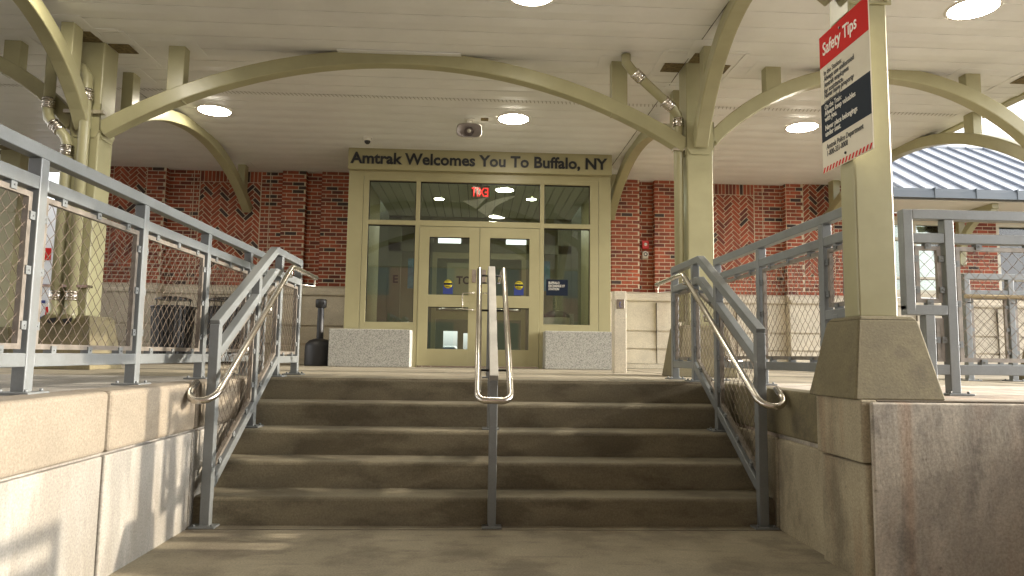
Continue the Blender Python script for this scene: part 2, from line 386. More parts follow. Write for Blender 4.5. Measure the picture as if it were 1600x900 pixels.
# stairs: rounded nosings
g = MB(); prof = []
prof.append((-4*TR - 0.0, 0.0))
for k in range(1, 6):
    y = -(5-k)*TR; z = k*RS
    prof += [(y - 0.002, z - 0.024), (y + 0.002, z - 0.012), (y + 0.009, z - 0.004), (y + 0.02, z)]
    if k < 5: prof.append((y + TR, z + 0.001))
prof += [(0.0 + 0.3, 5*RS + 0.0015), (0.3, 0.0)]
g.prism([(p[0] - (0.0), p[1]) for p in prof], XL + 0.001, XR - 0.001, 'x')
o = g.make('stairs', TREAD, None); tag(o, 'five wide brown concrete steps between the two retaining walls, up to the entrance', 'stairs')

# retaining walls -------------------------------------------------
def wall_left():
    t = thing('retaining_wall', 'pale sunlit concrete retaining wall with bevelled panels at the left of the steps', 'wall', (XL, -3, 0))
    # core
    b = MB(); b.box(-14, XL - 0.03, -12, 0.0, -0.1, H - 0.001); b.make('wall_core', WALLC, t)
    ys = [-9.4, -7.55, -5.7, -3.85, -2.23, -1.22, -0.02]
    for a, c in zip(ys[:-1], ys[1:]):
        p = MB(); p.box(XL - 0.03, XL, a + 0.012, c - 0.012, -0.02, 0.562); p.make('lower_panel', WALLC, t, 0.008, seg=2)
        p = MB(); p.box(XL - 0.20, XL + 0.012, a + 0.012, c - 0.012, 0.575, H + 0.004); p.make('upper_panel', CONC2, t, 0.02, seg=3)
    return t
CONC2 = mat('buff_wall_concrete', (0.225, 0.192, 0.145), 0.86, var=0.12, scale=3, bump=0.6, bscale=70, stretch=(1, 0.6, 1),
            stain=[((0.15, 0.115, 0.075), 2.6, (1, 0.5, 1), 0.57, 0.5)])
wall_left()
t = thing('retaining_wall', 'shaded brown concrete retaining wall with a rust streak at the right of the steps', 'wall', (2.5, -2.3, 0))
b = MB(); b.box(XR + 0.03, 3.38, -2.27, 0.0, -0.1, H - 0.001); b.box(3.38, 14, -2.27, 0.0, -0.1, H - 0.0015); b.make('wall_core', WALLR, t)
for a, c, nm in ((-1.84, -1.22, 0), (-1.22, -0.02, 0)):
    p = MB(); p.box(XR - 0.0, XR + 0.03, a + 0.01, c - 0.01, -0.02, 0.555); p.make('lower_panel', WALLT, t, 0.016, seg=3)
p = MB(); p.box(XR + 0.012, XR + 0.2, -1.84, -0.02, 0.575, H + 0.003); p.make('upper_panel', FOOT, t, 0.014, seg=3)
p = MB(); p.box(1.845, XR + 0.03, -2.283, -1.85, -0.02, 0.55); p.make('corner_panel', WALLT, t, 0.014, seg=3)
p = MB(); p.box(1.828, XR + 0.03, -2.288, -1.85, 0.558, H + 0.004); p.make('corner_cap', WALLT, t, 0.008, seg=2)
p = MB(); p.box(1.868, 3.30, -2.315, -2.289, -0.02, H - 0.006)
p.make('front_face', WALLR, t, 0.010, seg=3)
p = MB(); p.box(XR + 0.032, 3.30, -2.286, -2.16, H - 0.001, H + 0.0035); p.make('top_edge', CONC2, t)
t = thing('retaining_wall', 'concrete wall of the side platform, running towards the viewer right of the steps', 'wall', (3.4, -5, 0))
p = MB(); p.box(3.31, 14, -9.0, -2.31, -0.1, H); p.make('wall_core', WALLR, t, 0.012)

# ------------------------------------------------------------------ railings
def mesh_wires(poly, X=None, Y=None, d=0.054, r=0.0018):
    """diagonal crimped wires in a convex polygon; plane X=const (poly in (y,z)) or Y=const (poly in (x,z))"""
    mb = MB(); n = len(poly)
    if sum(poly[i][0]*poly[(i+1) % n][1] - poly[(i+1) % n][0]*poly[i][1] for i in range(n)) < 0: poly = poly[::-1]
    k = 0.5**0.5
    for sgn in (1, -1):
        dx, dz = (k, k*sgn); nx, nz = (-k*sgn, k)
        ts = [p[0]*nx + p[1]*nz for p in poly]; i0 = math.floor(min(ts)/d); i1 = math.ceil(max(ts)/d)
        for i in range(i0, i1 + 1):
            t0, t1 = -99, 99; px, pz = nx*i*d, nz*i*d; ok = True
            for j in range(n):
                a, b = poly[j], poly[(j+1) % n]; ex, ez = b[0]-a[0], b[1]-a[1]
                den = ex*dz - ez*dx; num = ex*(pz-a[1]) - ez*(px-a[0])
                if abs(den) < 1e-9:
                    if num < 0: ok = False
                    continue
                tt = -num/den
                if den > 0: t0 = max(t0, tt)
                else: t1 = min(t1, tt)
            if not ok or t1 - t0 < 0.01: continue
            pts = []; ks = [t0] + [q*d/2 for q in range(math.ceil(t0/(d/2) + 0.01), math.floor(t1/(d/2) - 0.01) + 1)] + [t1]
            for q in ks:
                m_ = round(q/(d/2)); off = 0.0019*sgn*(1 if (m_//2 + i) % 2 else -1) if m_ % 2 == 0 else 0
                kink = 0.0014*(1 if (m_//2) % 2 else -1) if m_ % 2 == 0 else 0
                u, w = px + dx*q + nx*kink, pz + dz*q + nz*kink
                pts.append((X + off, u, w) if X is not None else (u, Y + off, w))
            mb.tube(pts, r, 4, False)
    return mb
def inset(poly, d):
    n = len(poly); A = sum(poly[i][0]*poly[(i+1) % n][1] - poly[(i+1) % n][0]*poly[i][1] for i in range(n))
    if A < 0: poly = poly[::-1]
    L = []
    for i in range(n):
        a, b = Vector(poly[i]), Vector(poly[(i+1) % n]); e = (b-a).normalized(); nn = Vector((-e.y, e.x)); L.append((a + nn*d, e))
    out = []
    for i in range(n):
        (p, e), (q, f) = L[i-1], L[i]; den = e.x*f.y - e.y*f.x
        w = q - p; s_ = (w.x*f.y - w.y*f.x)/den; out.append(tuple(p + e*s_))
    return out
def panel(parent, poly, X=None, Y=None, nclips=(2, 2), side=1, d=0.054):
    """mesh infill: frame angle, wires, clips; poly is the clear opening between rails"""
    fr = inset(poly, 0.016); inn = inset(poly, 0.040); n = len(fr)
    P3 = (lambda u, w, o=0: (X + o, u, w)) if X is not None else (lambda u, w, o=0: (u, Y + o, w))
    f = MB()
    for i in range(n):
        a, b, c_, e = fr[i], fr[(i+1) % n], inn[(i+1) % n], inn[i]
        vs = [P3(*a, -0.012), P3(*b, -0.012), P3(*c_, -0.012), P3(*e, -0.012), P3(*a, 0.012), P3(*b, 0.012), P3(*c_, 0.012), P3(*e, 0.012)]
        f.add(vs, [(0,1,2,3),(7,6,5,4),(0,4,5,1),(2,6,7,3)])
    fo = f.make('panel_frame', FRAME, parent)
    w = mesh_wires(inset(poly, 0.032), X, Y, d=d); w.make('wire_mesh', WIRE, fo, fixn=False)
    cen = Vector((sum(p[0] for p in poly)/n, sum(p[1] for p in poly)/n))
    for i in range(n):
        a, b = Vector(poly[i]), Vector(poly[(i+1) % n]); l = (b-a).length
        if l < 0.12: continue
        e = (b-a)/l; m_ = 1 if l < 0.35 else (2 if l < 0.62 else 3); nn = Vector((-e.y, e.x))
        if (cen - a).dot(nn) < 0: nn = -nn
        for k in range(m_):
            q = a + e*l*((k+0.5)/m_) + nn*0.014; cl = MB()
            cs = [q - e*0.018 - nn*0.018, q + e*0.018 - nn*0.018, q + e*0.018 + nn*0.018, q - e*0.018 + nn*0.018]
            vs = [P3(c[0], c[1], -0.019) for c in cs] + [P3(c[0], c[1], 0.019) for c in cs]
            cl.add(vs, [(0,1,2,3),(7,6,5,4),(0,4,5,1),(1,5,6,2),(2,6,7,3),(3,7,4,0)])
            cl.tube([Vector(P3(q.x, q.y, -0.025)), Vector(P3(q.x, q.y, 0.025))], 0.005, 6)
            cl.make('clip', STEEL, fo)
PW = 0.058
def post(parent, x, y, z0, z1, plate=True, w=PW):
    p = MB(); p.box(x - w/2, x + w/2, y - w/2, y + w/2, z0, z1); po = p.make('post', STEEL, parent, 0.004)
    if plate:
        q = MB(); q.box(x - 0.075, x + 0.075, y - 0.075, y + 0.075, z0, z0 + 0.012); po2 = q.make('base_plate', STEEL, po, 0.003)
        for a in (-1, 1):
            for b in (-1, 1):
                q = MB(); q.tube([(x + a*0.052, y + b*0.052, z0 + 0.012), (x + a*0.052, y + b*0.052, z0 + 0.024)], 0.008, 6); q.make('anchor_bolt', STEEL, po)
    return po
def rail(parent, p, q, name='rail', w=PW, h=PW): b = MB(); b.bar(p, q, w, h); return b.make(name, STEEL, parent, 0.004)

ZT, Z2, ZB = H + 1.045, H + 0.905, H + 0.145
def level_rail_y(label, X, ys, end=None, zt=ZT):
    t = thing('guard_railing', label, 'railing', (X, (ys[0]+ys[-1])/2, H))
    for y in ys: post(t, X, y, H, zt - PW/2)
    rail(t, (X, ys[0] - PW/2, zt), (X, ys[-1] + PW/2, zt), 'top_rail', PW + 0.002)
    for a, b in zip(ys[:-1], ys[1:]):
        rail(t, (X, a + PW/2, Z2), (X, b - PW/2, Z2), 'middle_rail', PW - 0.004)
        rail(t, (X, a + PW/2, ZB), (X, b - PW/2, ZB), 'bottom_rail', PW - 0.004)
        panel(t, [(a + PW/2, ZB + PW/2), (b - PW/2, ZB + PW/2), (b - PW/2, Z2 - PW/2), (a + PW/2, Z2 - PW/2)], X=X)
    return t
XLR, XRR = -1.92, 2.12
tl = level_rail_y('long grey guard railing with diamond mesh on top of the left retaining wall', XLR, [-4.38, -3.43, -2.48, -1.53, -0.58, 0.34, 0.78])
tr = thing('guard_railing', 'grey guard railing with diamond mesh right of the steps, ending at the near column', 'railing', (XRR, -0.5, H))
ys = [-1.43, -0.46, 0.50]
for y in ys: post(tr, XRR, y, H, ZT - PW/2)
rail(tr, (XRR, -1.72, ZT), (XRR, 0.52, ZT), 'top_rail', PW + 0.002)
for a, b in zip(ys[:-1], ys[1:]):
    rail(tr, (XRR, a + PW/2, Z2), (XRR, b - PW/2, Z2), 'middle_rail', PW - 0.004); rail(tr, (XRR, a + PW/2, ZB), (XRR, b - PW/2, ZB), 'bottom_rail', PW - 0.004)
    panel(tr, [(a + PW/2, ZB + PW/2), (b - PW/2, ZB + PW/2), (b - PW/2, Z2 - PW/2), (a + PW/2, Z2 - PW/2)], X=XRR)
# stub towards the near column: small upper and lower panels
ye = -1.72
post(tr, XRR, ye, H + 0.46, ZT + PW/2 - 0.001, False); post(tr, XRR, -1.58, H, H + 0.46, False)
for z in (Z2, H + 0.46): rail(tr, (XRR, ye + (PW/2 if z == Z2 else -PW/2), z), (XRR, -1.43 - PW/2, z), 'short_rail', PW - 0.004)
rail(tr, (XRR, -1.58 + PW/2, ZB), (XRR, -1.43 - PW/2, ZB), 'short_rail', PW - 0.004)
panel(tr, [(ye + PW/2, H + 0.46 + PW/2), (-1.43 - PW/2, H + 0.46 + PW/2), (-1.43 - PW/2, Z2 - PW/2), (ye + PW/2, Z2 - PW/2)], X=XRR)
# front fence right of the near pedestal
YF = -1.65
tf = thing('guard_railing', 'grey guard railing across the front of the right platform, notched beside the near column', 'railing', (3, YF, H))
xs = [2.735, 3.72]
for x in xs: post(tf, x, YF, H, ZT - PW/2)
post(tf, 2.49, YF, H + 0.485, ZT + PW/2 - 0.001, False); post(tf, 2.60, YF, H, H + 0.485 - PW/2, False)
rail(tf, (2.49 + PW/2, YF, ZT), (3.72 + PW/2, YF, ZT), 'top_rail', PW + 0.002)
rail(tf, (2.49 + PW/2, YF, Z2), (2.735 - PW/2, YF, Z2), 'short_rail', PW - 0.004); rail(tf, (2.49 - PW/2, YF, H + 0.485), (2.735 - PW/2, YF, H + 0.485), 'short_rail', PW - 0.001)
rail(tf, (2.735 + PW/2, YF, Z2), (3.72 - PW/2, YF, Z2), 'middle_rail', PW - 0.004); rail(tf, (2.735 + PW/2, YF, ZB), (3.72 - PW/2, YF, ZB), 'bottom_rail', PW - 0.004)
rail(tf, (2.60 + PW/2, YF, ZB), (2.735 - PW/2, YF, ZB), 'short_rail', PW - 0.004)
panel(tf, [(2.49 + PW/2, H + 0.485 + PW/2), (2.735 - PW/2, H + 0.485 + PW/2), (2.735 - PW/2, Z2 - PW/2), (2.49 + PW/2, Z2 - PW/2)], Y=YF)
panel(tf, [(2.60 + PW/2, ZB + PW/2), (2.735 - PW/2, ZB + PW/2), (2.735 - PW/2, H + 0.485 - PW/2), (2.60 + PW/2, H + 0.485 - PW/2)], Y=YF)
panel(tf, [(2.735 + PW/2, ZB + PW/2), (3.72 - PW/2, ZB + PW/2), (3.72 - PW/2, Z2 - PW/2), (2.735 + PW/2, Z2 - PW/2)], Y=YF)
level_rail_y('grey guard railing along the side platform, running towards the viewer', 3.72, [-5.6, -4.65, -3.70, -2.75, -1.80][0:4])
# ramp railing further back on the right
YR = 1.4
t = thing('ramp_railing', 'dull grey ramp railing with a round beige handrail, behind the front fence', 'railing', (5.5, YR, H))
xs = [5.05, 5.52, 6.45, 7.4]
for x in xs: post(t, x, YR, H, ZT + 0.0, w=0.06)
rail(t, (5.02, YR, ZT + 0.03), (7.43, YR, ZT + 0.03), 'top_rail', 0.06, 0.06)
for a, b in zip(xs[:-1], xs[1:]):
    rail(t, (a + 0.03, YR, Z2 - 0.0), (b - 0.03, YR, Z2 - 0.0), 'middle_rail', 0.05); rail(t, (a + 0.03, YR, ZB), (b - 0.03, YR, ZB), 'bottom_rail', 0.05)
    panel(t, [(a + 0.03, ZB + 0.03), (b - 0.03, ZB + 0.03), (b - 0.03, Z2 - 0.03), (a + 0.03, Z2 - 0.03)], Y=YR)
h = MB(); h.tube([(4.98, YR - 0.09, H + 0.86), (7.4, YR - 0.09, H + 0.86)], 0.022, 10)
HR = mat('beige_handrail', (0.45, 0.38, 0.27), 0.4, metal=0.5); ho = h.make('handrail', HR, t)
h = MB()
for x in xs: h = MB(); h.tube([(x, YR - 0.02, H + 0.80), (x, YR - 0.09, H + 0.80), (x, YR - 0.09, H + 0.85)], 0.007, 6); h.make('bracket', STEEL, ho)

def arcpts(c, r, a0, a1, u, v, n=8):
    c, u, v = Vector(c), Vector(u), Vector(v)
    return [c + u*(r*math.cos(a0 + (a1-a0)*i/n)) + v*(r*math.sin(a0 + (a1-a0)*i/n)) for i in range(n+1)]
SL = RS/TR
def stair_rail(label, X, s):   # s = +1: handrail on the +X side (left railing), -1 for the right one
    t = thing('stair_railing', label, 'railing', (X, -1.18, 0))
    Y0, Y1, Y2, Y3 = -1.18, -0.43, 0.12, 0.72
    ztop = lambda y: 1.84 - (-0.03 - y)*0.55 if y < -0.03 else 1.84
    z2 = lambda y: ztop(y) - 0.17
    zb = lambda y: (0.985 - (0.10 - y)*0.578) if y < 0.10 else 0.985
    post(t, X, Y0, 0.0, ztop(Y0) - 0.0); post(t, X, Y1, 2*RS + RS, ztop(Y1) - 0.03); post(t, X, Y2, H, ztop(Y2) - PW/2); post(t, X, Y3, H, ztop(Y3) - PW/2)
    b = MB(); b.sweep([(X, Y0 - 0.02, ztop(Y0) + 0.0), (X, -0.03, 1.84), (X, Y3 + PW/2, 1.84)], [(-PW/2-0.001, -PW/2), (PW/2+0.001, -PW/2), (PW/2+0.001, PW/2), (-PW/2-0.001, PW/2)], (1,0,0)); b.make('top_rail', STEEL, t, 0.004)
    b = MB(); b.sweep([(X, Y0 + PW/2, z2(Y0)), (X, -0.03, 1.67), (X, Y2 - PW/2 + 0.0, 1.67)], [(-PW/2+0.002, -PW/2), (PW/2-0.002, -PW/2), (PW/2-0.002, PW/2), (-PW/2+0.002, PW/2)], (1,0,0)); b.make('middle_rail', STEEL, t, 0.004)
    rail(t, (X, Y2 + PW/2, 1.665), (X, Y3 - PW/2, 1.665), 'middle_rail', PW - 0.004)
    b = MB(); b.sweep([(X, Y0 + PW/2, zb(Y0)), (X, 0.09, 0.98), (X, Y2 - 0.02, 0.985)], [(-PW/2+0.002, -PW/2), (PW/2-0.002, -PW/2), (PW/2-0.002, PW/2), (-PW/2+0.002, PW/2)], (1,0,0)); b.make('bottom_rail', STEEL, t, 0.004)
    rail(t, (X, Y2 + PW/2, 0.985), (X, Y3 - PW/2, 0.985), 'bottom_rail', PW - 0.004)
    hw = PW/2
    panel(t, [(Y0+hw, zb(Y0+hw)+0.03), (Y1-hw, zb(Y1-hw)+0.03), (Y1-hw, z2(Y1-hw)-0.03), (Y0+hw, z2(Y0+hw)-0.03)], X=X)
    panel(t, [(Y1+hw, zb(Y1+hw)+0.03), (Y2-hw, 0.985+0.03), (Y2-hw, 1.665-0.03), (Y1+hw, z2(Y1+hw)-0.03)], X=X)
    panel(t, [(Y2+hw, 0.985+0.026), (Y3-hw, 0.985+0.026), (Y3-hw, 1.665-0.026), (Y2+hw, 1.665-0.026)], X=X)
    # stainless handrail: level return, slope, loop round the post
    xi, xo = X + s*0.100, X - s*0.060; zc = lambda y: 1.735 - (0.12 - y)*0.625
    yl = -1.36; cx = (xi + xo)/2; rr = abs(xi - xo)/2
    pts = [(xi, 0.98, 1.735), (xi, 0.20, 1.735), (xi, 0.12, 1.728), (xi, 0.05, zc(0.05)), (xi, yl, zc(yl))]
    for i in range(1, 10):
        a = math.pi*i/10; y = yl - rr*math.sin(a); x = cx + (xi - cx)*math.cos(a); pts.append((x, y, zc(y)))
    pts += [(xo, yl, zc(yl)), (xo, Y0 - 0.10, zc(Y0 - 0.10))]
    h = MB(); h.tube(pts, 0.0205, 14); hr = h.make('handrail', INOX, t)
    h = MB()
    for y in (Y0 + 0.3, Y1 + 0.02, Y2, 0.92):
        h = MB(); z = (zc(y) if y < 0.12 else 1.735); yy = min(y, Y3)
        h.tube([(X, yy, z - 0.085), (xi, yy if y < 0.9 else y, z - 0.085), (xi, y, z - 0.01)], 0.0075, 7); h.make('bracket', INOX, hr)
    return t
stair_rail('sunlit grey stair railing with mesh infill and steel handrail on the left of the steps', -1.6, 1)
stair_rail('shaded grey stair railing with mesh infill and steel handrail on the right of the steps', 1.8, -1)

# centre handrail
t = thing('center_handrail', 'twin stainless handrail looped round a grey post in the middle of the steps', 'handrail', (0.105, -1.18, 0))
XC = 0.11; zc = lambda y: 1.735 - (0.10 - y)*0.64
for y, z0 in ((-1.18, 0.0), (-0.44, 3*RS), (0.45, H)):
    zt = (zc(y) if y < 0.1 else 1.735) - 0.03
    b = MB(); b.box(XC - 0.0255, XC + 0.0255, y - 0.0255, y + 0.0255, z0, zt); po = b.make('post', STEEL, t, 0.004)
    b = MB(); b.box(XC - 0.06, XC + 0.06, y - 0.06, y + 0.06, z0, z0 + 0.012); b.make('base_plate', STEEL, po, 0.003)
b = MB(); b.sweep([(XC, -1.205, zc(-1.205) - 0.005), (XC, 0.08, 1.735), (XC, 1.0, 1.735)], [(-0.028, -0.028), (0.028, -0.028), (0.028, 0.028), (-0.028, 0.028)], (1,0,0)); b.make('center_rail', mat('dull_steel_bar', (0.36, 0.345, 0.32), 0.5, metal=0.5, var=0.1, scale=10), t, 0.004)
hw, yl, rr = 0.098, -1.40, 0.055
pts = [(XC - hw, 1.02, 1.742), (XC - hw, 0.17, 1.742), (XC - hw, 0.08, 1.735), (XC - hw, yl + rr, zc(yl + rr))]
for i in range(1, 6): a = math.pi/2*i/6; y = yl + rr - rr*math.sin(a); pts.append((XC - hw + rr - rr*math.cos(a), y, zc(y)))
for i in range(0, 6): a = math.pi/2*i/6; y = yl + rr - rr*math.cos(a); pts.append((XC + hw - rr + rr*math.sin(a), y, zc(y)))
pts += [(XC + hw, yl + rr, zc(yl + rr)), (XC + hw, 0.08, 1.735), (XC + hw, 0.17, 1.742), (XC + hw, 1.02, 1.742)]
h = MB(); h.tube(pts, 0.0205, 14); h.make('handrail', INOX, t)
h = MB()
for y in (-1.1, -0.44, 0.35, 0.95):
    z = (zc(y) if y < 0.1 else 1.735); h.tube([(XC - hw, y, z - 0.02), (XC + hw, y, z - 0.02)], 0.008, 7)
h.make('cross_bracket', BLK, t)

# ------------------------------------------------------------------ canopy
tc_ = thing('canopy_roof', 'white planked canopy ceiling with recessed lights over the entrance and steps', 'canopy', (-0.9, 2, ZC))
CX0, CX1, CY0, CY1 = -8.3, 6.42, -9.3, YW + 0.05  # unseen front end extended past the viewer to darken the steps
pr = []; y = CY0; pw = 0.305
while y < CY1 - 0.02:
    e = min(y + pw, CY1)
    pr += [(y, ZC + 0.014), (y + 0.004, ZC), (y + (e-y)*0.5, ZC - 0.005), (e - 0.008, ZC), (e - 0.004, ZC + 0.014)]
    y = e
g = MB(); m_ = len(pr); vs = [(CX0, a, b) for a, b in pr] + [(CX1, a, b) for a, b in pr]
g.add(vs, [(i, i+1, m_+i+1, m_+i) for i in range(m_-1)]); ce = g.make('ceiling_planks', CEIL, tc_, fixn=False)
g = MB(); g.box(CX0 - 0.1, CX1 + 0.1, CY0 - 0.1, CY1 + 0.5, ZC + 0.03, ZC + 0.30); g.make('roof_slab', SOFF, tc_)
g = MB(); g.box(CX1 - 0.03, CX1 + 0.10, CY0 - 0.1, YW - 0.02, ZC - 0.03, ZC + 0.028); g.box(CX0 - 0.10, CX0 + 0.03, CY0 - 0.1, YW - 0.02, ZC - 0.03, ZC + 0.028); g.box(CX0+0.03, CX1-0.03, CY0 - 0.1, CY0 + 0.03, ZC - 0.03, ZC + 0.028); g.make('edge_fascia', OLIVE, tc_, 0.004)
g = MB()   # dark seams along the bays
for x in (-4.06, 2.35): g.box(x - 0.16, x - 0.153, CY0 + 0.1, CY1 - 0.1, ZC - 0.007, ZC + 0.004)
g.make('bay_seam', SEAM, tc_)
g = MB()
for yy in (2.86, -0.6):
    x = CX0 + 0.3
    while x < CX1 - 0.3:
        g.add([(x, yy, ZC - 0.0065), (x + 0.012, yy, ZC - 0.0065), (x + 0.032, yy + 0.09, ZC - 0.0065), (x + 0.02, yy + 0.09, ZC - 0.0065)], [(0, 1, 2, 3)]); x += 0.05
g.make('vent_slots', mat('vent_slot_grey', (0.42, 0.40, 0.36), 0.7), tc_, fixn=False)

def circ(p0, p1, rise_z, n=28):
    """arc between p0 and p1 (xyz) with its crown at height rise_z"""
    p0, p1 = Vector(p0), Vector(p1); L = ((p1-p0).xy).length; zm = (p0.z+p1.z)/2; hh = rise_z - zm; a = L/2; Rr = (a*a + hh*hh)/(2*hh); out = []
    for i in range(n+1):
        t = i/n; x = -a + 2*a*t; q = p0.lerp(p1, t); out.append(Vector((q.x, q.y, q.z + math.sqrt(max(0, Rr*Rr - x*x)) - (Rr - hh))))
    return out
def arch(label, p0, p1, crown, hangers, w=0.145, h=0.15, group='canopy arches', cat='arch'):
    t = thing('arch_beam', label, cat, tuple((Vector(p0)+Vector(p1))/2))
    pts = circ(p0, p1, crown); d = (Vector(p1)-Vector(p0)).xy.normalized(); side = Vector((-d.y, d.x, 0))
    b = MB(); b.sweep(pts, [(-w/2, -h/2), (w/2, -h/2), (w/2, h/2), (-w/2, h/2)], side); b.make('curved_tube', OLIVE, t, 0.012)
    for f in hangers:
        q = pts[0].lerp(pts[-1], f); k = min(range(len(pts)), key=lambda i: (pts[i].xy - q.xy).length); z = pts[k].z; c = q
        b = MB(); dv = Vector((d.x, d.y, 0))*0.085; sv = side*0.062
        zt, zb = ZC - 0.004, z - 0.03
        vs = [Vector((c.x, c.y, zz)) + dv*a + sv*b_ for zz in (zb, zt) for a, b_ in ((-1,-1),(1,-1),(1,1),(-1,1))]
        b.add(vs, [(0,3,2,1),(4,5,6,7),(0,1,5,4),(1,2,6,5),(2,3,7,6),(3,0,4,7)]); hg = b.make('hanger', OLIVE, t, 0.006)
        b = MB(); dv *= 2.6; sv *= 2.9
        vs = [Vector((c.x, c.y, zz)) + dv*a + sv*b_ for zz in (ZC - 0.008, ZC - 0.003) for a, b_ in ((-1,-1),(1,-1),(1,1),(-1,1))]
        b.add(vs, [(0,3,2,1),(4,5,6,7),(0,1,5,4),(1,2,6,5),(2,3,7,6),(3,0,4,7)]); b.make('ceiling_trim_plate', CEILT, hg)
    return t
YCN = 1.74; XA, XB, XE, XW = -4.04, 2.34, 6.18, -7.75
def elbow_pipe(t, pts, r, couplings, n=14):
    b = MB(); b.tube(pts, r, n); p = b.make('downspout', OLIVE, t)
    for (a, q) in couplings:
        a, q = Vector(a), Vector(q); d = (q-a).normalized(); c = MB(); L = (q-a).length
        c.tube([a, q], r + 0.006, n)
        c.make('coupling', INOX, p)
        c = MB()
        for k in range(4):
            f = a.lerp(q, (k+0.5)/4); c.tube([f - d*0.005, f + d*0.005], r + 0.011, n)
        c.make('coupling_band', BLK if False else INOX, p)
    return p
def pedestal(t, b, tp, z0, z1):
    # straight skirt then a slightly chamfered top
    g = MB(); g.frustum(b, tp, z0, z1 - 0.02); ins = (tp[0]+0.02, tp[1]-0.02, tp[2]+0.02, tp[3]-0.02)
    g.frustum(tp, ins, z1 - 0.0199, z1); g.make('pedestal', FOOT, t, 0.008)
def column(label, x, y, w=0.28, pb=0.31, pt=0.235, ph=0.53, cz=3.20, loc=None):
    t = thing('canopy_column', label, 'column', (x, y, H)); hw = w/2
    pedestal(t, (x-pb, x+pb, y-pb, y+pb), (x-pt, x+pt, y-pt, y+pt), H, H + ph)
    g = MB(); g.box(x-hw, x+hw, y-hw, y+hw, H + ph, ZC - 0.001); g.make('shaft', OLIVE, t, 0.012)
    e = hw + 0.012; g = MB()   # cap plates with clipped lower corners
    pl = [(-e, cz + 0.08), (-e + 0.05, cz), (e - 0.05, cz), (e, cz + 0.08), (e, cz + 0.36), (-e, cz + 0.36)]
    g.prism([(x + a, b) for a, b in pl], y - e, y - hw - 0.001); g.prism([(x + a, b) for a, b in pl], y + hw + 0.001, y + e)
    g.prism([(y + a, b) for a, b in pl], x - e, x - hw - 0.001, 'x'); g.prism([(y + a, b) for a, b in pl], x + hw + 0.001, x + e, 'x')
    g.make('cap_plate', OLIVE, t, 0.003)
    g = MB(); g.box(x + hw + 0.01, x + hw + 0.22, y - 0.11, y + 0.11, ZC - 0.012, ZC - 0.004); g.box(x - 0.12, x + 0.12, y - hw - 0.25, y - hw - 0.01, ZC - 0.012, ZC - 0.004)
    g.box(x - hw - 0.22, x - hw - 0.01, y - 0.11, y + 0.11, ZC - 0.012, ZC - 0.004); g.make('rough_opening', BROWN, t)
    g = MB(); q = hw + 0.27
    for (a0, a1, b0, b1) in ((x-q, x+q, y-q-0.05, y-q), (x-q, x+q, y+q, y+q+0.05), (x-q-0.05, x-q, y-q, y+q), (x+q, x+q+0.05, y-q, y+q)): g.box(a0, a1, b0, b1, ZC - 0.010, ZC - 0.003)
    g.make('ceiling_trim_plate', CEILT, t)
    return t
ca = column('olive canopy column with two downspouts on a concrete foot, behind the left railing', XA, YCN)
cb = column('olive canopy column with one kinked downspout, behind the right stair railing', XB, YCN)
column('olive canopy column at the outer right corner of the canopy', XE + 0.20, YCN)
column('olive canopy column at the far left end, mostly cut off by the frame', -7.5, 5.9, 0.32)
# downspouts on the left column
fy = YCN - 0.14 - 0.075
xp = XA + 0.035
elbow_pipe(ca, [(xp - 0.42, fy + 0.06, 3.93), (xp - 0.16, fy, 3.93), (xp - 0.06, fy, 3.90), (xp, fy, 3.80), (xp, fy, 3.55), (xp, fy, 1.52)], 0.052, [((xp - 0.34, fy + 0.03, 3.93), (xp - 0.2, fy, 3.93)), ((xp, fy, 3.68), (xp, fy, 3.56)), ((xp, fy, 1.62), (xp, fy, 1.52))])
x2 = XA - 0.215
elbow_pipe(ca, [(x2 - 0.13, fy + 0.02, 4.2), (x2 - 0.13, fy + 0.02, 3.45), (x2 - 0.10, fy, 3.36), (x2 + 0.07, fy, 3.18), (x2 + 0.10, fy, 3.10), (x2 + 0.10, fy, 1.52)], 0.052,
           [((x2 - 0.13, fy + 0.02, 3.58), (x2 - 0.13, fy + 0.02, 3.47)), ((x2 - 0.06, fy, 3.32), (x2 + 0.02, fy, 3.235)), ((x2 + 0.10, fy, 3.09), (x2 + 0.10, fy, 2.98)), ((x2 + 0.10, fy, 1.62), (x2 + 0.10, fy, 1.52))])
for xx in (xp, x2 + 0.10):
    g = MB(); g.tube([(xx, fy, 1.53), (xx, fy, 1.46), (xx + 0.02, fy - 0.02, 1.40), (xx + 0.03, fy - 0.10, 1.34)], 0.058, 12); e = g.make('outlet_elbow', OLIVE, ca)
    g = MB(); g.lathe((xx + 0.03, fy - 0.103, 1.338), [(0.0, 0.0), (0.048, 0.0)], 14, 'y'); g.make('outlet_mouth', BLK, e)
g = MB(); g.box(x2 - 0.02, XA + 0.19, fy - 0.02, fy + 0.075, 1.655, 1.68); g.box(XA - 0.2, XA + 0.2, fy + 0.02, fy + 0.075, 3.44, 3.475); g.make('pipe_strap', INOX, ca)
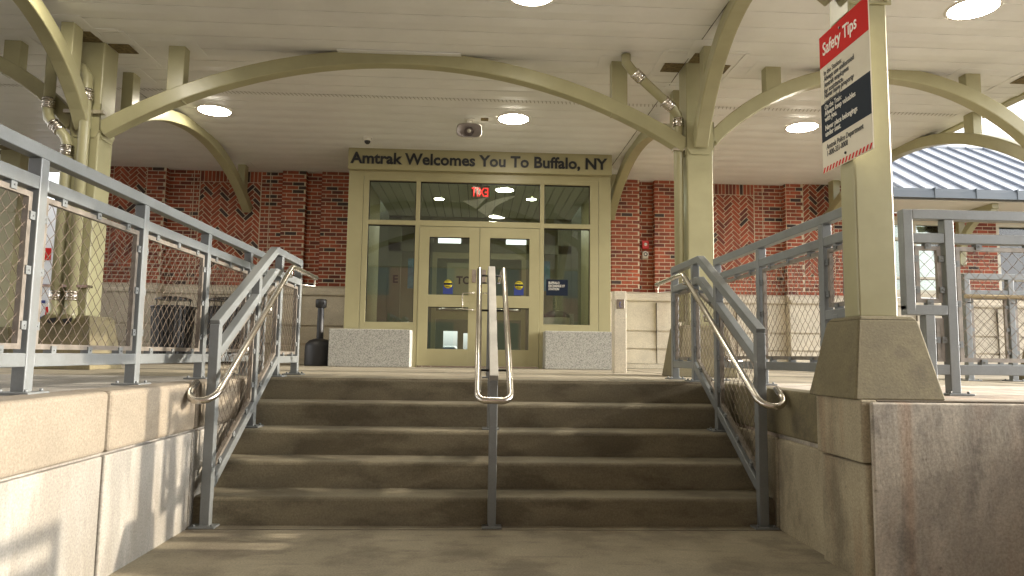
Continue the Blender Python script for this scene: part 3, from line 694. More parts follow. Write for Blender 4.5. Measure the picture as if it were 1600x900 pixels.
# downspout on the right column
xq = XB - 0.14 - 0.07; fq = YCN - 0.06
elbow_pipe(cb, [(xq - 0.62, fq - 0.25, 4.20), (xq - 0.62, fq - 0.25, 4.12), (xq - 0.56, fq - 0.23, 4.05), (xq - 0.10, fq - 0.05, 3.74), (xq - 0.01, fq, 3.66), (xq, fq, 3.55), (xq, fq, 1.42)], 0.05,
           [((xq - 0.53, fq - 0.22, 4.03), (xq - 0.44, fq - 0.18, 3.97)), ((xq - 0.18, fq - 0.08, 3.79), (xq - 0.08, fq - 0.04, 3.725)), ((xq, fq, 3.62), (xq, fq, 3.52))])
g = MB(); g.box(xq - 0.07, xq + 0.10, fq - 0.065, fq + 0.02, 3.25, 3.275); g.make('pipe_strap', INOX, cb)

YA = YCN - 0.06
arch('longest olive arch, spanning above the steps from the left column to the right column', (XA + 0.14, YA, 3.30), (XB - 0.14, YA, 3.30), ZC - 0.045, [0.118, 0.882], h=0.155)
arch('shorter olive arch from the right column to the outer right corner column', (XB + 0.14, YA, 3.38), (XE + 0.02, YA, 3.38), ZC - 0.03, [0.185, 0.79])
arch('shorter olive arch from the left column out past the left frame edge', (XW + 0.1, YA, 3.38), (XA - 0.14, YA, 3.34), ZC - 0.03, [0.21, 0.81])
arch('olive arch from the left column back to the brick wall', (XA, YCN + 0.14, 3.36), (XA, YW - 0.08, 3.52), ZC - 0.04, [0.12, 0.93])
arch('olive arch from the right column back to the brick wall beside the sign', (XB, YCN + 0.14, 3.36), (XB, YW - 0.08, 3.52), ZC - 0.04, [0.12, 0.93])
arch('olive arch along the open right edge of the canopy, in front of the metal roof', (XE + 0.12, YCN + 0.14, 3.36), (XE + 0.12, YW - 0.08, 3.52), ZC - 0.04, [0.2, 0.93])
arch('olive arch rising from the left column towards the viewer', (XA, YCN - 0.14, 3.30), (XA + 0.1, -2.0, 3.1), ZC - 0.03, [0.1, 0.9])
arch('olive arch rising from the right column towards the viewer', (XB, YCN - 0.14, 3.30), (XB - 0.2, -1.8, 3.1), ZC - 0.03, [0.1, 0.88])
arch('olive arch springing left from the top of the near column', (1.98, -1.92, 3.08), (-3.8, -1.91, 2.98), ZC - 0.04, [0.12, 0.88], w=0.12, h=0.13)

# near column on the corner of the right wall
nc = thing('canopy_column', 'nearest olive column on a chunky tapered concrete foot, carrying the safety sign', 'column', (2.05, -1.93, H))
pedestal(nc, (1.812, 2.262, -2.275, -1.80), (1.925, 2.235, -2.125, -1.80), H + 0.004, 1.268)
g = MB(); g.box(2.000, 2.212, -2.000, -1.850, 1.268, ZC - 0.002); g.make('shaft', OLIVE, nc, 0.010)
g = MB(); g.box(2.000, 2.235, -2.012, -2.001, 2.985, 3.35); g.box(1.987, 1.998, -2.015, -1.82, 2.935, 3.35); g.make('cap_plate', OLIVE, nc, 0.002)
g = MB(); g.tube([(2.205, -2.013, 3.01), (2.205, -2.025, 3.01)], 0.012, 8); g.make('plate_bolt', OLIVE, nc)
# safety sign
sg = thing('safety_sign', 'tall rectangular safety tips sign, red top and dark middle, fixed to the nearest column', 'sign', (1.93, -1.92, 2.45))
SX = 1.930
g = MB(); g.box(SX, SX + 0.006, -2.175, -1.675, 2.075, 2.83); g.make('sign_plate', CREAM, sg)
g = MB(); g.box(SX - 0.0015, SX - 0.0003, -2.175, -1.675, 2.655, 2.83); g.make('red_header', REDP, sg)
g = MB(); g.box(SX - 0.0015, SX - 0.0003, -2.175, -1.675, 2.245, 2.452); g.make('dark_band', NAVY2, sg)
g = MB(); nS = 15
for i in range(nS):
    a = -1.675 - i*0.5/nS; g.add([(SX - 0.0012, a, 2.078), (SX - 0.0012, a - 0.5/nS*0.5, 2.078), (SX - 0.0012, max(-2.174, a - 0.5/nS*1.0), 2.105), (SX - 0.0012, max(-2.174, a - 0.5/nS*0.5), 2.105)], [(0,1,2,3)])
g.make('hazard_stripes', REDP, sg, fixn=False)
tx = SX - 0.0025
def st(nm, body, size, y, z, m, bold, w=None): text(nm, body, size, (tx, y, z), FACE_X, m, sg, bold*0.5, width=w, extr=0.0006)
st('heading_text', 'Safety Tips', 0.098, -1.712, 2.715, WHT, 0.0028, 0.355)
st('body_text', 'In the Station:', 0.040, -1.717, 2.602, DARKL, 0.0001, 0.19)
for i, (s_, w_) in enumerate((('Always use uniformed', 0.315), ('Amtrak employees', 0.262), ('for assistance.', 0.205))): st('body_text', s_, 0.040, -1.717, 2.569 - i*0.034, DARKL, 0.0011, w_)
for i, (s_, w_) in enumerate((('Never leave property', 0.305), ('unattended.', 0.175))): st('body_text', s_, 0.040, -1.717, 2.462 + 0.0 - i*0.034 + 0.012 - 0.0, DARKL, 0.0011, w_)
st('band_text', 'On the Train:', 0.040, -1.717, 2.412, WHT, 0.0001, 0.18)
for i, (s_, w_) in enumerate((('Always keep valuables', 0.32), ('with you.', 0.13))): st('band_text', s_, 0.040, -1.717, 2.380 - i*0.032, WHT, 0.0011, w_)
for i, (s_, w_) in enumerate((('Never place belongings', 0.33), ('under seat.', 0.165))): st('band_text', s_, 0.040, -1.717, 2.300 - i*0.033, WHT, 0.0011, w_)
st('body_text', 'Amtrak Police Department', 0.042, -1.725, 2.195, DARKL, 0.0003, 0.375)
st('body_text', '1-800-331-0008', 0.042, -1.725, 2.158, DARKL, 0.0003, 0.215)
g = MB(); g.tube([(SX + 0.001, -1.90, 2.79), (SX - 0.006, -1.90, 2.79)], 0.007, 8); g.tube([(SX + 0.001, -1.92, 2.125), (SX - 0.006, -1.92, 2.125)], 0.007, 8); g.make('screw', BLK, sg)

sg.location = (1.984, -1.950, 2.515); sg.scale = (1, 1.02, 1.08)
# ceiling lights
def ceil_light(x, y, r=0.215):
    t = thing('ceiling_light', '', 'ceiling light', (x, y, ZC), 'round recessed lights in the canopy ceiling')
    g = MB(); g.lathe((x, y, ZC), [(r*0.93, -0.012), (r, -0.014), (r*1.06, -0.008), (r*1.08, 0.0)], 36); g.make('trim_ring', PLAST, t)
    g = MB(); g.lathe((x, y, ZC), [(0.0, -0.034), (r*0.4, -0.032), (r*0.75, -0.023), (r*0.94, -0.011)], 36); g.make('lens', LAMPM, t, fixn=True)
    return t
for lb, x, y in (('lit round ceiling light nearest the left arch, above the left brick wall', -3.52, 3.59), ('lit round ceiling light right beside the horn speaker', 0.44, 3.56),
                 ('lit round ceiling light between the right column and the safety sign', 4.40, 3.54), ('lit round ceiling light at the top right, near the safety sign heading', 4.41, 0.24),
                 ('lit round ceiling light cut off by the middle of the top edge', 0.43, 0.29), ('lit round ceiling light glowing above the top left corner', -3.5, 0.3)):
    ceil_light(x, y)['label'] = lb
# horn speaker
t = thing('horn_speaker', 'white oblong horn speaker hanging from the ceiling above the entrance', 'speaker', (-0.13, 3.6, ZC))
sx, sy, sz = -0.155, 3.5, 4.02
g = MB(); n = 32
def se(a, rx, rz, e=0.55): c, s_ = math.cos(a), math.sin(a); return (abs(c)**e*math.copysign(rx, c), abs(s_)**e*math.copysign(rz, s_))
rings = [(0.165, 0.098, 0.0), (0.172, 0.104, 0.012), (0.165, 0.098, 0.02), (0.10, 0.07, 0.10), (0.06, 0.055, 0.15), (0.06, 0.055, 0.24), (0.0, 0.0, 0.24)]
vs = []
for rx, rz, dy in rings:
    for i in range(n): u, w = se(2*math.pi*i/n, rx, rz); vs.append((sx + u, sy + dy, sz + w))
g.add(vs, [(k*n+i, k*n+(i+1) % n, (k+1)*n+(i+1) % n, (k+1)*n+i) for k in range(len(rings)-1) for i in range(n)], True); hs = g.make('horn', PLAST, t)
SPK = mat('speaker_recess', (0.18, 0.15, 0.15), 0.6)
g = MB(); rings = [(0.160, 0.094, 0.001), (0.10, 0.065, 0.05), (0.05, 0.045, 0.07)]; vs = []
for rx, rz, dy in rings:
    for i in range(n): u, w = se(2*math.pi*i/n, rx, rz, 0.7); vs.append((sx + u, sy + dy, sz + w))
g.add(vs, [(k*n+i, k*n+(i+1) % n, (k+1)*n+(i+1) % n, (k+1)*n+i) for k in range(2) for i in range(n)], True); g.make('horn_throat', mat('horn_throat_grey', (0.40, 0.36, 0.36), 0.5), t, fixn=False)
g = MB(); g.lathe((sx, sy + 0.03, sz), [(0.0, 0.0), (0.05, 0.0), (0.062, 0.02)], 24, 'y'); g.make('driver_grille', SPK, t)
g = MB(); g.lathe((sx, sy + 0.015, sz), [(0.0, 0.0), (0.022, 0.0), (0.028, 0.014)], 18, 'y'); g.make('driver_cap', PLAST, t)
g = MB(); g.box(sx - 0.03, sx + 0.03, sy + 0.15, sy + 0.19, sz + 0.03, ZC - 0.001); g.box(sx - 0.07, sx + 0.07, sy + 0.1, sy + 0.24, ZC - 0.016, ZC - 0.005); g.make('mounting_bracket', PLAST, t, 0.004)
g = MB(); g.box(0.0, 0.10, 3.56, 3.66, ZC - 0.014, ZC - 0.006); top(g, 'junction_plate', BROWN, 'small brown junction plate on the ceiling beside the horn speaker', 'plate', (0.05, 3.6, ZC))
t = thing('security_camera', 'small white dome camera on the ceiling, up and left of the entrance sign', 'camera', (-1.67, 4.6, ZC))
g = MB(); g.lathe((-1.67, 4.6, ZC), [(0.068, 0.0), (0.068, -0.03), (0.058, -0.045), (0.045, -0.048)], 24); g.make('housing', PLAST, t)
g = MB(); g.lathe((-1.67, 4.6, ZC), [(0.046, -0.046), (0.04, -0.075), (0.022, -0.092), (0.0, -0.097)], 20); g.make('dome', BLK, t)

g = MB(); g.box(-1.52, -0.22, YA - 0.13, YA + 0.12, ZC - 0.022, ZC - 0.007); g.make('arch_closure_plate', CEILT, tc_)
# ------------------------------------------------------------------ station building
B = thing('station_building', 'red brick station with limestone base, olive glazed entrance and a seamed metal wing roof', 'building', (0, YW, H))
ZL = 2.19    # top of limestone
b = MB()
YB, YP = YW, YW - 0.14     # recessed face / pier face
def core(x0, x1, y, z0=ZL, z1=ZC + 0.02): M_.box(x0, x1, y, YW + 0.3, z0, z1)
M_ = MB(); M2_ = MB()
def mir(f):
    for s in (0, 1): f(s)
def MX(a, b, s):   # mirror about x = 0.05
    return (a, b) if s == 1 else (0.1 - b, 0.1 - a)
for s in (0, 1):
    for (a, c, y) in ((2.36, 2.86, YP), (2.86, 3.14, YB), (3.14, 3.54, YP), (3.54, 5.54, YB), (5.54, 6.86, YP)):
        u, w = MX(a, c, s); (M_ if s else M2_).box(u, w, y, YW + 0.3, ZL, ZC + 0.03)
    for (a, c, y) in ((2.36, 2.86, YP), (2.86, 3.14, YB), (3.14, 3.54, YP)):
        u, w = MX(a, c, s); running(b, u, w, ZL, ZC, y)
    # returns
    for xr, fl in ((2.86, 1), (3.14, -1), (3.54, 1), (5.54, -1), (2.36, -1)):
        x_ = xr if s == 1 else 0.1 - xr; f_ = fl if s == 1 else -fl
        running(b, YP + 0.0, YB - 0.002 if xr != 2.36 else YB + 0.25, ZL, ZC, x_, 'x', 0.006, f_)
    # wall with herringbone panel
    pa = MX(3.95, 5.01, s); zt = ZC - 0.20
    u, w = MX(3.55, 3.94, s); running(b, u, w, ZL, ZC, YB)
    u, w = MX(5.02, 5.53, s); running(b, u, w, ZL, ZC, YB)
    running(b, pa[0], pa[1], ZL, ZL + 4*PIT, YB); herring(b, pa[0] + 0.01, pa[1] - 0.01, ZL + 4*PIT + 0.005, zt - 0.005, YB); soldier(b, pa[0], pa[1], zt, ZC, YB)
    # outer pier with narrow herringbone panel
    u, w = MX(5.55, 5.85, s); running(b, u, w, ZL, ZC, YP)
    pb_ = MX(5.86, 6.42, s); running(b, pb_[0], pb_[1], ZL, ZL + 5*PIT, YP); herring(b, pb_[0] + 0.006, pb_[1] - 0.006, ZL + 5*PIT + 0.005, ZC - 0.005, YP)
    u, w = MX(6.43, 6.86, s); running(b, u, w, ZL, ZC, YP)
b2 = MB()
# right wing brick between the windows
ZW0, ZW1, ZE = 2.27, 3.62, 3.76
wins = [(7.45, 8.62), (9.58, 10.9)]
M_.box(6.87, 7.45, YB, YW + 0.3, ZL, ZE); M_.box(8.62, 9.58, YB, YW + 0.3, ZL, ZE); M_.box(10.9, 14, YB, YW + 0.3, ZL, ZE)
M_.box(7.45, 8.62, YB, YW + 0.3, ZW1 + 0.0, ZE); M_.box(9.58, 10.9, YB, YW + 0.3, ZW1, ZE)
for a, c in ((6.88, 7.44), (8.63, 9.57), (10.91, 13.9)): running(b2, a, c, ZL, ZE - 0.075, YB)
soldier(b2, 6.88, 13.9, ZE - 0.07, ZE, YB)
M_.make('mortar_wall', MORT, B); M2_.make('mortar_wall', MORT, B); b.make('brickwork', BRICK, B); b2.make('wing_brickwork', BRICK, B)
g = MB()
for x in (-5.02, -3.70, 3.80, 5.16): g.box(x, x + 0.012, YB - 0.009, YB, ZL, ZC)
g.make('control_joint', MORT, B)
# limestone base: battered courses with cap moulding
def base_course(x0, x1, y, l=0, r=0):
    """l / r = outward batter at the ends"""
    def fr(za, zb, ya, yb, e0, e1):
        g.frustum((x0 - e0*l, x1 + e0*r, ya, YW + 0.2), (x0 - e1*l, x1 + e1*r, yb, YW + 0.2), za, zb)
    g = MB(); fr(H, 0.93, y - 0.17, y - 0.17, 0.17, 0.17); fr(0.935, 1.165, y - 0.15, y - 0.14, 0.15, 0.14); fr(1.20, 1.475, y - 0.14, y - 0.13, 0.14, 0.13); fr(1.51, 2.02, y - 0.13, y - 0.11, 0.13, 0.11)
    g.make('limestone_course', LIME, B, 0.006)
    g = MB(); fr(1.16, 1.205, y - 0.11, y - 0.11, 0.11, 0.11); fr(1.47, 1.515, y - 0.10, y - 0.10, 0.10, 0.10); g.make('course_groove', LIME, B)
    g = MB(); fr(2.02, 2.10, y - 0.155, y - 0.155, 0.155, 0.155); o = g.make('cap_moulding', LIME, B, 0.028, seg=4)
    g = MB(); fr(2.095, 2.15, y - 0.11, y - 0.10, 0.11, 0.10); fr(2.15, ZL, y - 0.10, y - 0.02, 0.10, 0.02); g.make('sloped_cap', LIME, B)
for s in (0, 1):
    u, w = MX(2.36, 3.56, s); base_course(u, w, YP, 1 if s == 1 else 0, 0 if s == 1 else 1)
    u, w = MX(3.57, 5.5, s); base_course(u, w, YB)
    u, w = MX(5.51, 6.86, s); base_course(u, w, YP)
base_course(6.87, 13.9, YB)
g = MB()
for x in (-3.02, 3.12, 4.6, -4.5, 7.9, 9.4, 10.9): 
    yy = (YP if abs(x - 0.05) < 3.5 else YB); g.box(x, x + 0.006, yy - 0.155, yy - 0.10, 0.94, 2.0); g.make('stone_joint', JOINT, B); g = MB()
# side return blocks seen left of the opening: the vestibule box
for x0, x1 in ((-2.03, -1.80), (1.88, 2.07)): g = MB(); g.box(x0, x1, 5.19, YW + 0.3, H, ZC - 0.001); g.make('vestibule_side', OLIVED, B, 0.004)
EN = MB(); EN.box(-2.035, 2.075, 5.10, 5.188, 3.885, 4.185); fa = EN.make('sign_fascia', OLIVED, B, 0.004)
g = MB(); g.box(-1.80, 1.88, 5.19, 5.3, 3.80, ZC - 0.001); g.box(-2.035, 2.075, 5.115, 5.188, 4.188, ZC - 0.002); g.make('fascia_backing', OLIVED, B)
text('sign_lettering', 'Amtrak Welcomes You To Buffalo, NY', 0.245, (-1.99, 5.094, 3.975), FACE_Y, DARKL, fa, 0.0062, width=4.0, extr=0.008)
# storefront frame
YD = 5.19
def frame(x0, x1, z0, z1, d=0.05, y=YD): FR.box(x0, x1, y, y + 0.12, z0, z1)
FR = MB()
for x0, x1 in ((-1.795, -1.715), (-0.985, -0.92), (0.955, 1.02), (1.745, 1.875)): frame(x0, x1, H, 3.80)
for x0, x1 in ((-1.715, -0.985), (1.02, 1.745)):
    frame(x0, x1, 3.735, 3.80); frame(x0, x1, 3.04, 3.11); frame(x0, x1, 1.40, 1.53)
frame(-0.92, 0.955, 3.735, 3.80); frame(-0.92, 0.955, 3.03, 3.12)
for x0, x1 in ((-1.715, -0.985), (1.02, 1.745)): FR.box(x0, x1, YD + 0.02, YD + 0.10, H, 1.40)
FR.make('entrance_frame', OLIVED, B, 0.003)
g = MB()
for x0, x1, z0, z1 in ((-1.715, -0.985, 3.11, 3.735), (-1.715, -0.985, 1.53, 3.04), (1.02, 1.745, 3.11, 3.735), (1.02, 1.745, 1.53, 3.04), (-0.92, 0.955, 3.12, 3.735)):
    g.box(x0, x1, YD + 0.055, YD + 0.061, z0, z1)
gp = g.make('fixed_glazing', GLASS, B)
g = MB()   # black gaskets round the panes
for x0, x1, z0, z1 in ((-1.715, -0.985, 3.11, 3.735), (-1.715, -0.985, 1.53, 3.04), (1.02, 1.745, 3.11, 3.735), (1.02, 1.745, 1.53, 3.04), (-0.92, 0.955, 3.12, 3.735)):
    g.box(x0, x1, YD + 0.045, YD + 0.053, z1 - 0.018, z1); g.box(x0, x0 + 0.012, YD + 0.045, YD + 0.053, z0, z1 - 0.018); g.box(x1 - 0.012, x1, YD + 0.045, YD + 0.053, z0, z1 - 0.018)
g.make('glazing_gasket', BLK, B)
def door(x0, x1, hx, s):
    d = MB(); y0, y1 = YD - 0.008, YD + 0.045
    gl = (x0 + 0.155, x1 - 0.155)
    for a, c, z0, z1 in ((x0, gl[0], 0.875, 3.022), (gl[1], x1, 0.875, 3.022), (gl[0], gl[1], 0.875, 1.13), (gl[0], gl[1], 1.775, 1.96), (gl[0], gl[1], 2.86, 3.022)): d.box(a, c, y0, y1, z0, z1)
    do = d.make('door', OLIVED, B, 0.002)
    p = MB()
    for z0, z1 in ((1.13, 1.775), (1.96, 2.86)): p.box(gl[0], gl[1], YD + 0.02, YD + 0.026, z0, z1)
    p.make('door_pane', GLASS, do)
    p = MB()
    for z0, z1 in ((1.13, 1.775), (1.96, 2.86)):
        p.box(gl[0], gl[1], YD + 0.008, YD + 0.018, z1 - 0.014, z1); p.box(gl[0], gl[0] + 0.012, YD + 0.008, YD + 0.018, z0, z1 - 0.014)
    p.make('gasket', BLK, do)
    h_ = MB(); xo = hx + s*0.17
    h_.tube([(hx, y0, 1.99), (hx, y0 - 0.07, 1.99), (xo*0.2+hx*0.8, y0 - 0.09, 1.99), (xo, y0 - 0.09, 1.98), (xo, y0 - 0.09, 1.74), (xo*0.2+hx*0.8, y0 - 0.09, 1.73), (hx, y0 - 0.07, 1.73), (hx, y0, 1.73)], 0.010, 8)
    h_.make('pull_handle', INOX, do)
    h_ = MB(); h_.box(hx - 0.03, hx + 0.03, y0 - 0.012, y0 - 0.001, 2.16, 2.36); h_.tube([(hx, y0 - 0.01, 2.30), (hx, y0 - 0.03, 2.30)], 0.016, 10); h_.make('lock_plate', INOX, do)
    h_ = MB(); h_.box(x0 + 0.01, x1 - 0.01, y0 - 0.004, y0 + 0.03, 0.853, 0.874); h_.make('kick_strip', INOX, do)
    cx = gl[0] + 0.30 if s < 0 else gl[0] + 0.46
    k = MB(); k.box(cx - 0.075, cx + 0.075, YD + 0.016, YD + 0.0185, 1.975, 2.13); k.make('sticker', BLU, do)
    k = MB(); k.lathe((cx, YD + 0.0135, 2.13), [(0.0, 0.0), (0.068, 0.0), (0.068, 0.003)], 28, 'y'); k.make('yellow_disc', YEL, do)
    k = MB(); k.box(cx - 0.066, cx + 0.066, YD + 0.011, YD + 0.0125, 2.118, 2.148)
    for zz in (2.175, 2.085): k.box(cx - 0.035, cx + 0.035, YD + 0.011, YD + 0.0125, zz, zz + 0.008)
    k.make('sticker_band', NAVY, do)
    return do
door(-0.915, 0.013, -0.06, -1); door(0.022, 0.950, 0.09, 1)
g = MB(); g.box(1.065, 1.405, YD + 0.044, YD + 0.052, 1.985, 2.235); sp = g.make('station_name_plate', NAVY, B)
for i, s_ in enumerate(('BUFFALO', 'EXCHANGE ST', 'STATION')): text('name_lettering', s_, 0.052, (1.10, YD + 0.042, 2.165 - i*0.048), FACE_Y, WHT, sp, 0.0008, width=(0.17, 0.255, 0.165)[i], extr=0.0008)
# frosted swoosh mark on the transom
g = MB(); zz = 3.18
def blade(p): g.prism(p, YD + 0.050, YD + 0.0535)
blade([(-0.27, 3.45), (-0.05, 3.33), (0.12, 3.52), (-0.10, 3.47)])
blade([(-0.03, 3.31), (0.14, 3.20), (0.26, 3.38), (0.60, 3.56), (0.36, 3.52), (0.10, 3.42)])
g.make('swoosh_mark', FROST, B)
# vestibule interior
g = MB(); g.box(-1.80, 1.88, 5.32, 8.4, H, H + 0.004); g.box(-7, 7, 8.4, 16.2, H + 0.001, H + 0.005); g.make('interior_floor', INFLO, B)
g = MB(); x = -1.79
while x < 1.86: g.box(x, min(x + 0.145, 1.875), 5.31, 8.4, 3.82, 3.85); x += 0.16
g.make('vestibule_ceiling', INCEIL, B)
g = MB(); g.box(-1.79, 1.87, 5.31, 8.4, 3.90, 3.93); g.make('ceiling_void', BLK, B)
PT = MB()
for a, c, z0, z1 in ((-1.8, -1.55, H, 3.9), (-1.0, -0.92, H, 3.9), (0.0, 0.07, H, 3.1), (0.97, 1.05, H, 3.9), (1.62, 1.88, H, 3.9), (-1.8, 1.88, 3.1, 3.28), (-1.8, 1.88, 3.76, 3.9), (-1.55, -1.0, H, 1.6), (1.05, 1.62, H, 1.6)): PT.box(a, c, 8.4, 8.5, z0, z1)
PT.make('inner_partition', INWALL, B)
for a, c in ((-0.92, 0.0), (0.07, 0.97)):
    g = MB(); g.box(a, a + 0.09, 8.42, 8.48, H, 3.1); g.box(c - 0.09, c, 8.42, 8.48, H, 3.1); g.box(a + 0.09, c - 0.09, 8.42, 8.48, 1.75, 1.92); g.box(a + 0.09, c - 0.09, 8.42, 8.48, H, 1.05); g.box(a + 0.09, c - 0.09, 8.42, 8.48, 2.98, 3.1); idr = g.make('inner_door', OLIVED, B)
    g = MB(); g.tube([(a + 0.15, 8.40, 1.95), (c - 0.15, 8.40, 1.95)], 0.02, 8); g.make('reflection_bar', INOX, idr)  # steel bar added to stand in for a horizontal light reflection
PT = MB(); PT.box(-2.03, -1.805, 5.32, 8.4, H, 3.9) if False else None
g = MB(); g.box(-7, -1.805, 8.4, 8.5, H, 5.3); g.box(1.885, 7, 8.4, 8.5, H, 5.3); g.box(-7.1, -7, 8.4, 16.3, H, 5.3); g.box(7, 7.1, 8.4, 16.3, H, 5.3); g.box(-1.805, 1.885, 8.4, 8.5, 3.9, 5.3)
# hall back wall with window openings
def hole_wall(mb, x0, x1, z0, z1, y, holes):
    xs = sorted({x0, x1, *[h[0] for h in holes], *[h[1] for h in holes]}); zs = sorted({z0, z1, *[h[2] for h in holes], *[h[3] for h in holes]})
    for a, c in zip(xs[:-1], xs[1:]):
        for p, q in zip(zs[:-1], zs[1:]):
            if any(h[0] <= a and c <= h[1] and h[2] <= p and q <= h[3] for h in holes): continue
            mb.box(a, c, y, y + 0.15, p, q)
hole_wall(g, -7, 7, H, 5.3, 16.1, [(-1.27, -0.55, 4.28, 4.84), (0.86, 1.55, 4.28, 4.84), (-1.04, -0.6, 1.15, 1.78), (-0.42, -0.28, 1.15, 1.72)])
g.make('hall_wall', INWALL, B)
g = MB(); g.box(-7.2, 7.2, 8.3, 16.4, 5.3, 5.5); g.make('hall_roof', INWALL, B)
g = MB(); g.box(-0.62, -0.05, 8.38, 8.395, 2.25, 2.88); wp = g.make('wall_notice_panel', mat('notice_panel', (0.30, 0.30, 0.19), 0.6), B)
text('notice_lettering', 'TO', 0.215, (-0.43, 8.374, 2.46), FACE_Y, DARKL, wp, 0.006, width=0.29, extr=0.002)
text('notice_lettering', 'E', 0.215, (-2.02 + 0.32, 8.374, 2.46), FACE_Y, DARKL, wp, 0.006, extr=0.002)
g = MB(); g.box(-1.40, -1.14, 8.36, 8.39, 2.35, 2.95); g.box(1.22, 1.45, 8.36, 8.39, 2.35, 2.95); g.make('blue_poster', mat('blue_poster_print', (0.05, 0.13, 0.20), 0.4, col2=(0.12, 0.28, 0.36), scale=7), B)
t = thing('interior_bin', 'pale round bin inside the vestibule, behind the navy name plate window', 'bin', (1.42, 6.9, H))
g = MB(); g.lathe((1.42, 6.9, H), [(0, 0.01), (0.2, 0.01), (0.235, 0.85), (0.235, 0.9)], 28); g.make('body', PLAST, t)
g = MB(); g.lathe((1.42, 6.9, H), [(0.24, 0.88), (0.235, 0.93), (0.12, 1.0), (0, 1.02)], 28); g.make('lid', RUBB, t)
# exit sign inside
t = thing('exit_sign', 'red lit exit sign hanging inside the transom glass, seen from behind', 'exit sign', (0.02, 5.62, 3.72))
g = MB(); g.box(-0.13, 0.17, 5.60, 5.615, 3.585, 3.79); g.box(0.0, 0.04, 5.60, 5.615, 3.79, 3.82); g.make('sign_panel', mat('clear_grey_panel', (0.10, 0.105, 0.085), 0.5), t)
text('exit_lettering', 'EXIT', 0.21, (0.15, 5.597, 3.61), FACE_Y, EXITM, t, 0.0, width=0.27, extr=0.001, mirror=True)
for lb, x, y, r in (('lit round lamp in the vestibule ceiling, left of the exit sign', -0.72, 6.75, 0.085), ('lit round lamp in the vestibule ceiling, far right of the exit sign', 0.92, 6.6, 0.085), ('largest lit round lamp in the vestibule ceiling, just right of the exit sign', 0.42, 5.95, 0.15)):
    t = thing('vestibule_lamp', lb, 'ceiling light', (x, y, 3.82), 'round lamps in the vestibule ceiling')
    g = MB(); g.lathe((x, y, 3.82), [(0, -0.012), (r, -0.012)], 24); g.make('lens', LAMPI, t)
    g = MB(); g.lathe((x, y, 3.82), [(r, -0.013), (r*1.15, -0.01), (r*1.15, 0)], 24); g.make('trim_ring', PLAST, t)
# hall lamps added to brighten the dark interior behind the doors
for i, (x, y) in enumerate(((0.35, 12.0), (-2.6, 12.0), (3.2, 12.0))):
    t = thing('hall_fill_lamp', ('lit oval lamp added in the hall, seen through the top of the right door', 'added fill lamp deep inside the hall, left of the doors', 'added fill lamp deep inside the hall, right of the doors')[i], 'ceiling light', (x, y, 4.6), 'lamps added to light the hall')
    g = MB(); g.lathe((x, y, 4.5), [(0, -0.012), (0.28, -0.012)], 24); g.make('lens', LAMPI, t)
    g = MB(); g.lathe((x, y, 4.5), [(0.28, -0.013), (0.31, -0.01), (0.31, 0.05)], 24); g.tube([(x, y, 4.54), (x, y, 5.3)], 0.015, 6); g.make('pendant', PLAST, t)

# wing windows
def window(x0, x1, z0, z1, mull):
    g = MB(); fw = 0.07
    g.box(x0, x0 + fw, YB + 0.02, YB + 0.14, z0, z1); g.box(x1 - fw, x1, YB + 0.02, YB + 0.14, z0, z1)
    for z in (z0, z1 - fw): g.box(x0 + fw, x1 - fw, YB + 0.02, YB + 0.14, z, z + fw)
    for z in (z0 + 0.27, ): g.box(x0 + fw, x1 - fw, YB + 0.03, YB + 0.13, z, z + 0.045)
    for z in (z1 - 0.36, ): g.box(x0 + fw, x1 - fw, YB + 0.03, YB + 0.13, z, z + 0.055)
    for x in mull: g.box(x, x + 0.06, YB + 0.025, YB + 0.135, z0 + fw, z1 - fw)
    w = g.make('window', WFRM, B, 0.004)
    p = MB(); p.box(x0 + fw, x1 - fw, YB + 0.085, YB + 0.09, z0 + fw, z1 - fw); p.make('pane', GLASS, w)
    p = MB(); p.box(x0 + fw, x1 - fw, YB + 0.16, YB + 0.17, z0 + fw, z1 - fw); p.make('shade', BLIND, w)
    p = MB(); p.box(x0 - 0.05, x1 + 0.05, YB - 0.06, YB + 0.02, z0 - 0.07, z0 - 0.001); p.make('sill', LIME, w, 0.006)
window(7.45, 8.62, ZW0, ZW1, [8.0]); window(9.58, 10.9, ZW0, ZW1, [])
# eave, gutter, roof
YE, ZG = 5.70, 3.76
g = MB(); g.box(6.62, 14, YE + 0.02, YW - 0.01, ZE + 0.002, ZE + 0.03); g.make('soffit', SOFF, B)
g = MB(); g.sweep([(6.6, YE - 0.06, ZG + 0.10), (14, YE - 0.06, ZG + 0.10)], [(-0.07, -0.07), (0.05, -0.08), (0.075, -0.03), (0.08, 0.085), (-0.07, 0.085)], (0, -1, 0)); go = g.make('gutter', GUT, B)
g = MB()
for x in [6.9 + 0.72*i for i in range(10)]: g.box(x, x + 0.018, YE - 0.147, YE - 0.01, ZG + 0.01, ZG + 0.19)
g.make('gutter_strap', GUT, go)
sl = 0.6; y0r, z0r, y1r = YE - 0.02, ZG + 0.17, 8.35; z1r = z0r + (y1r - y0r)*sl
g = MB(); g.add([(6.6, y0r, z0r), (14, y0r, z0r), (14, y1r, z1r), (6.6, y1r, z1r), (6.6, y0r, z0r - 0.03), (14, y0r, z0r - 0.03), (14, y1r + 0.3, z1r - 0.4), (6.6, y1r + 0.3, z1r - 0.4)], [(0,1,2,3),(4,7,6,5),(0,4,5,1),(2,6,7,3),(0,3,7,4),(1,5,6,2)])
rf = g.make('wing_roof', ROOFM, B)
g = MB(); gg = MB(); x = 6.75
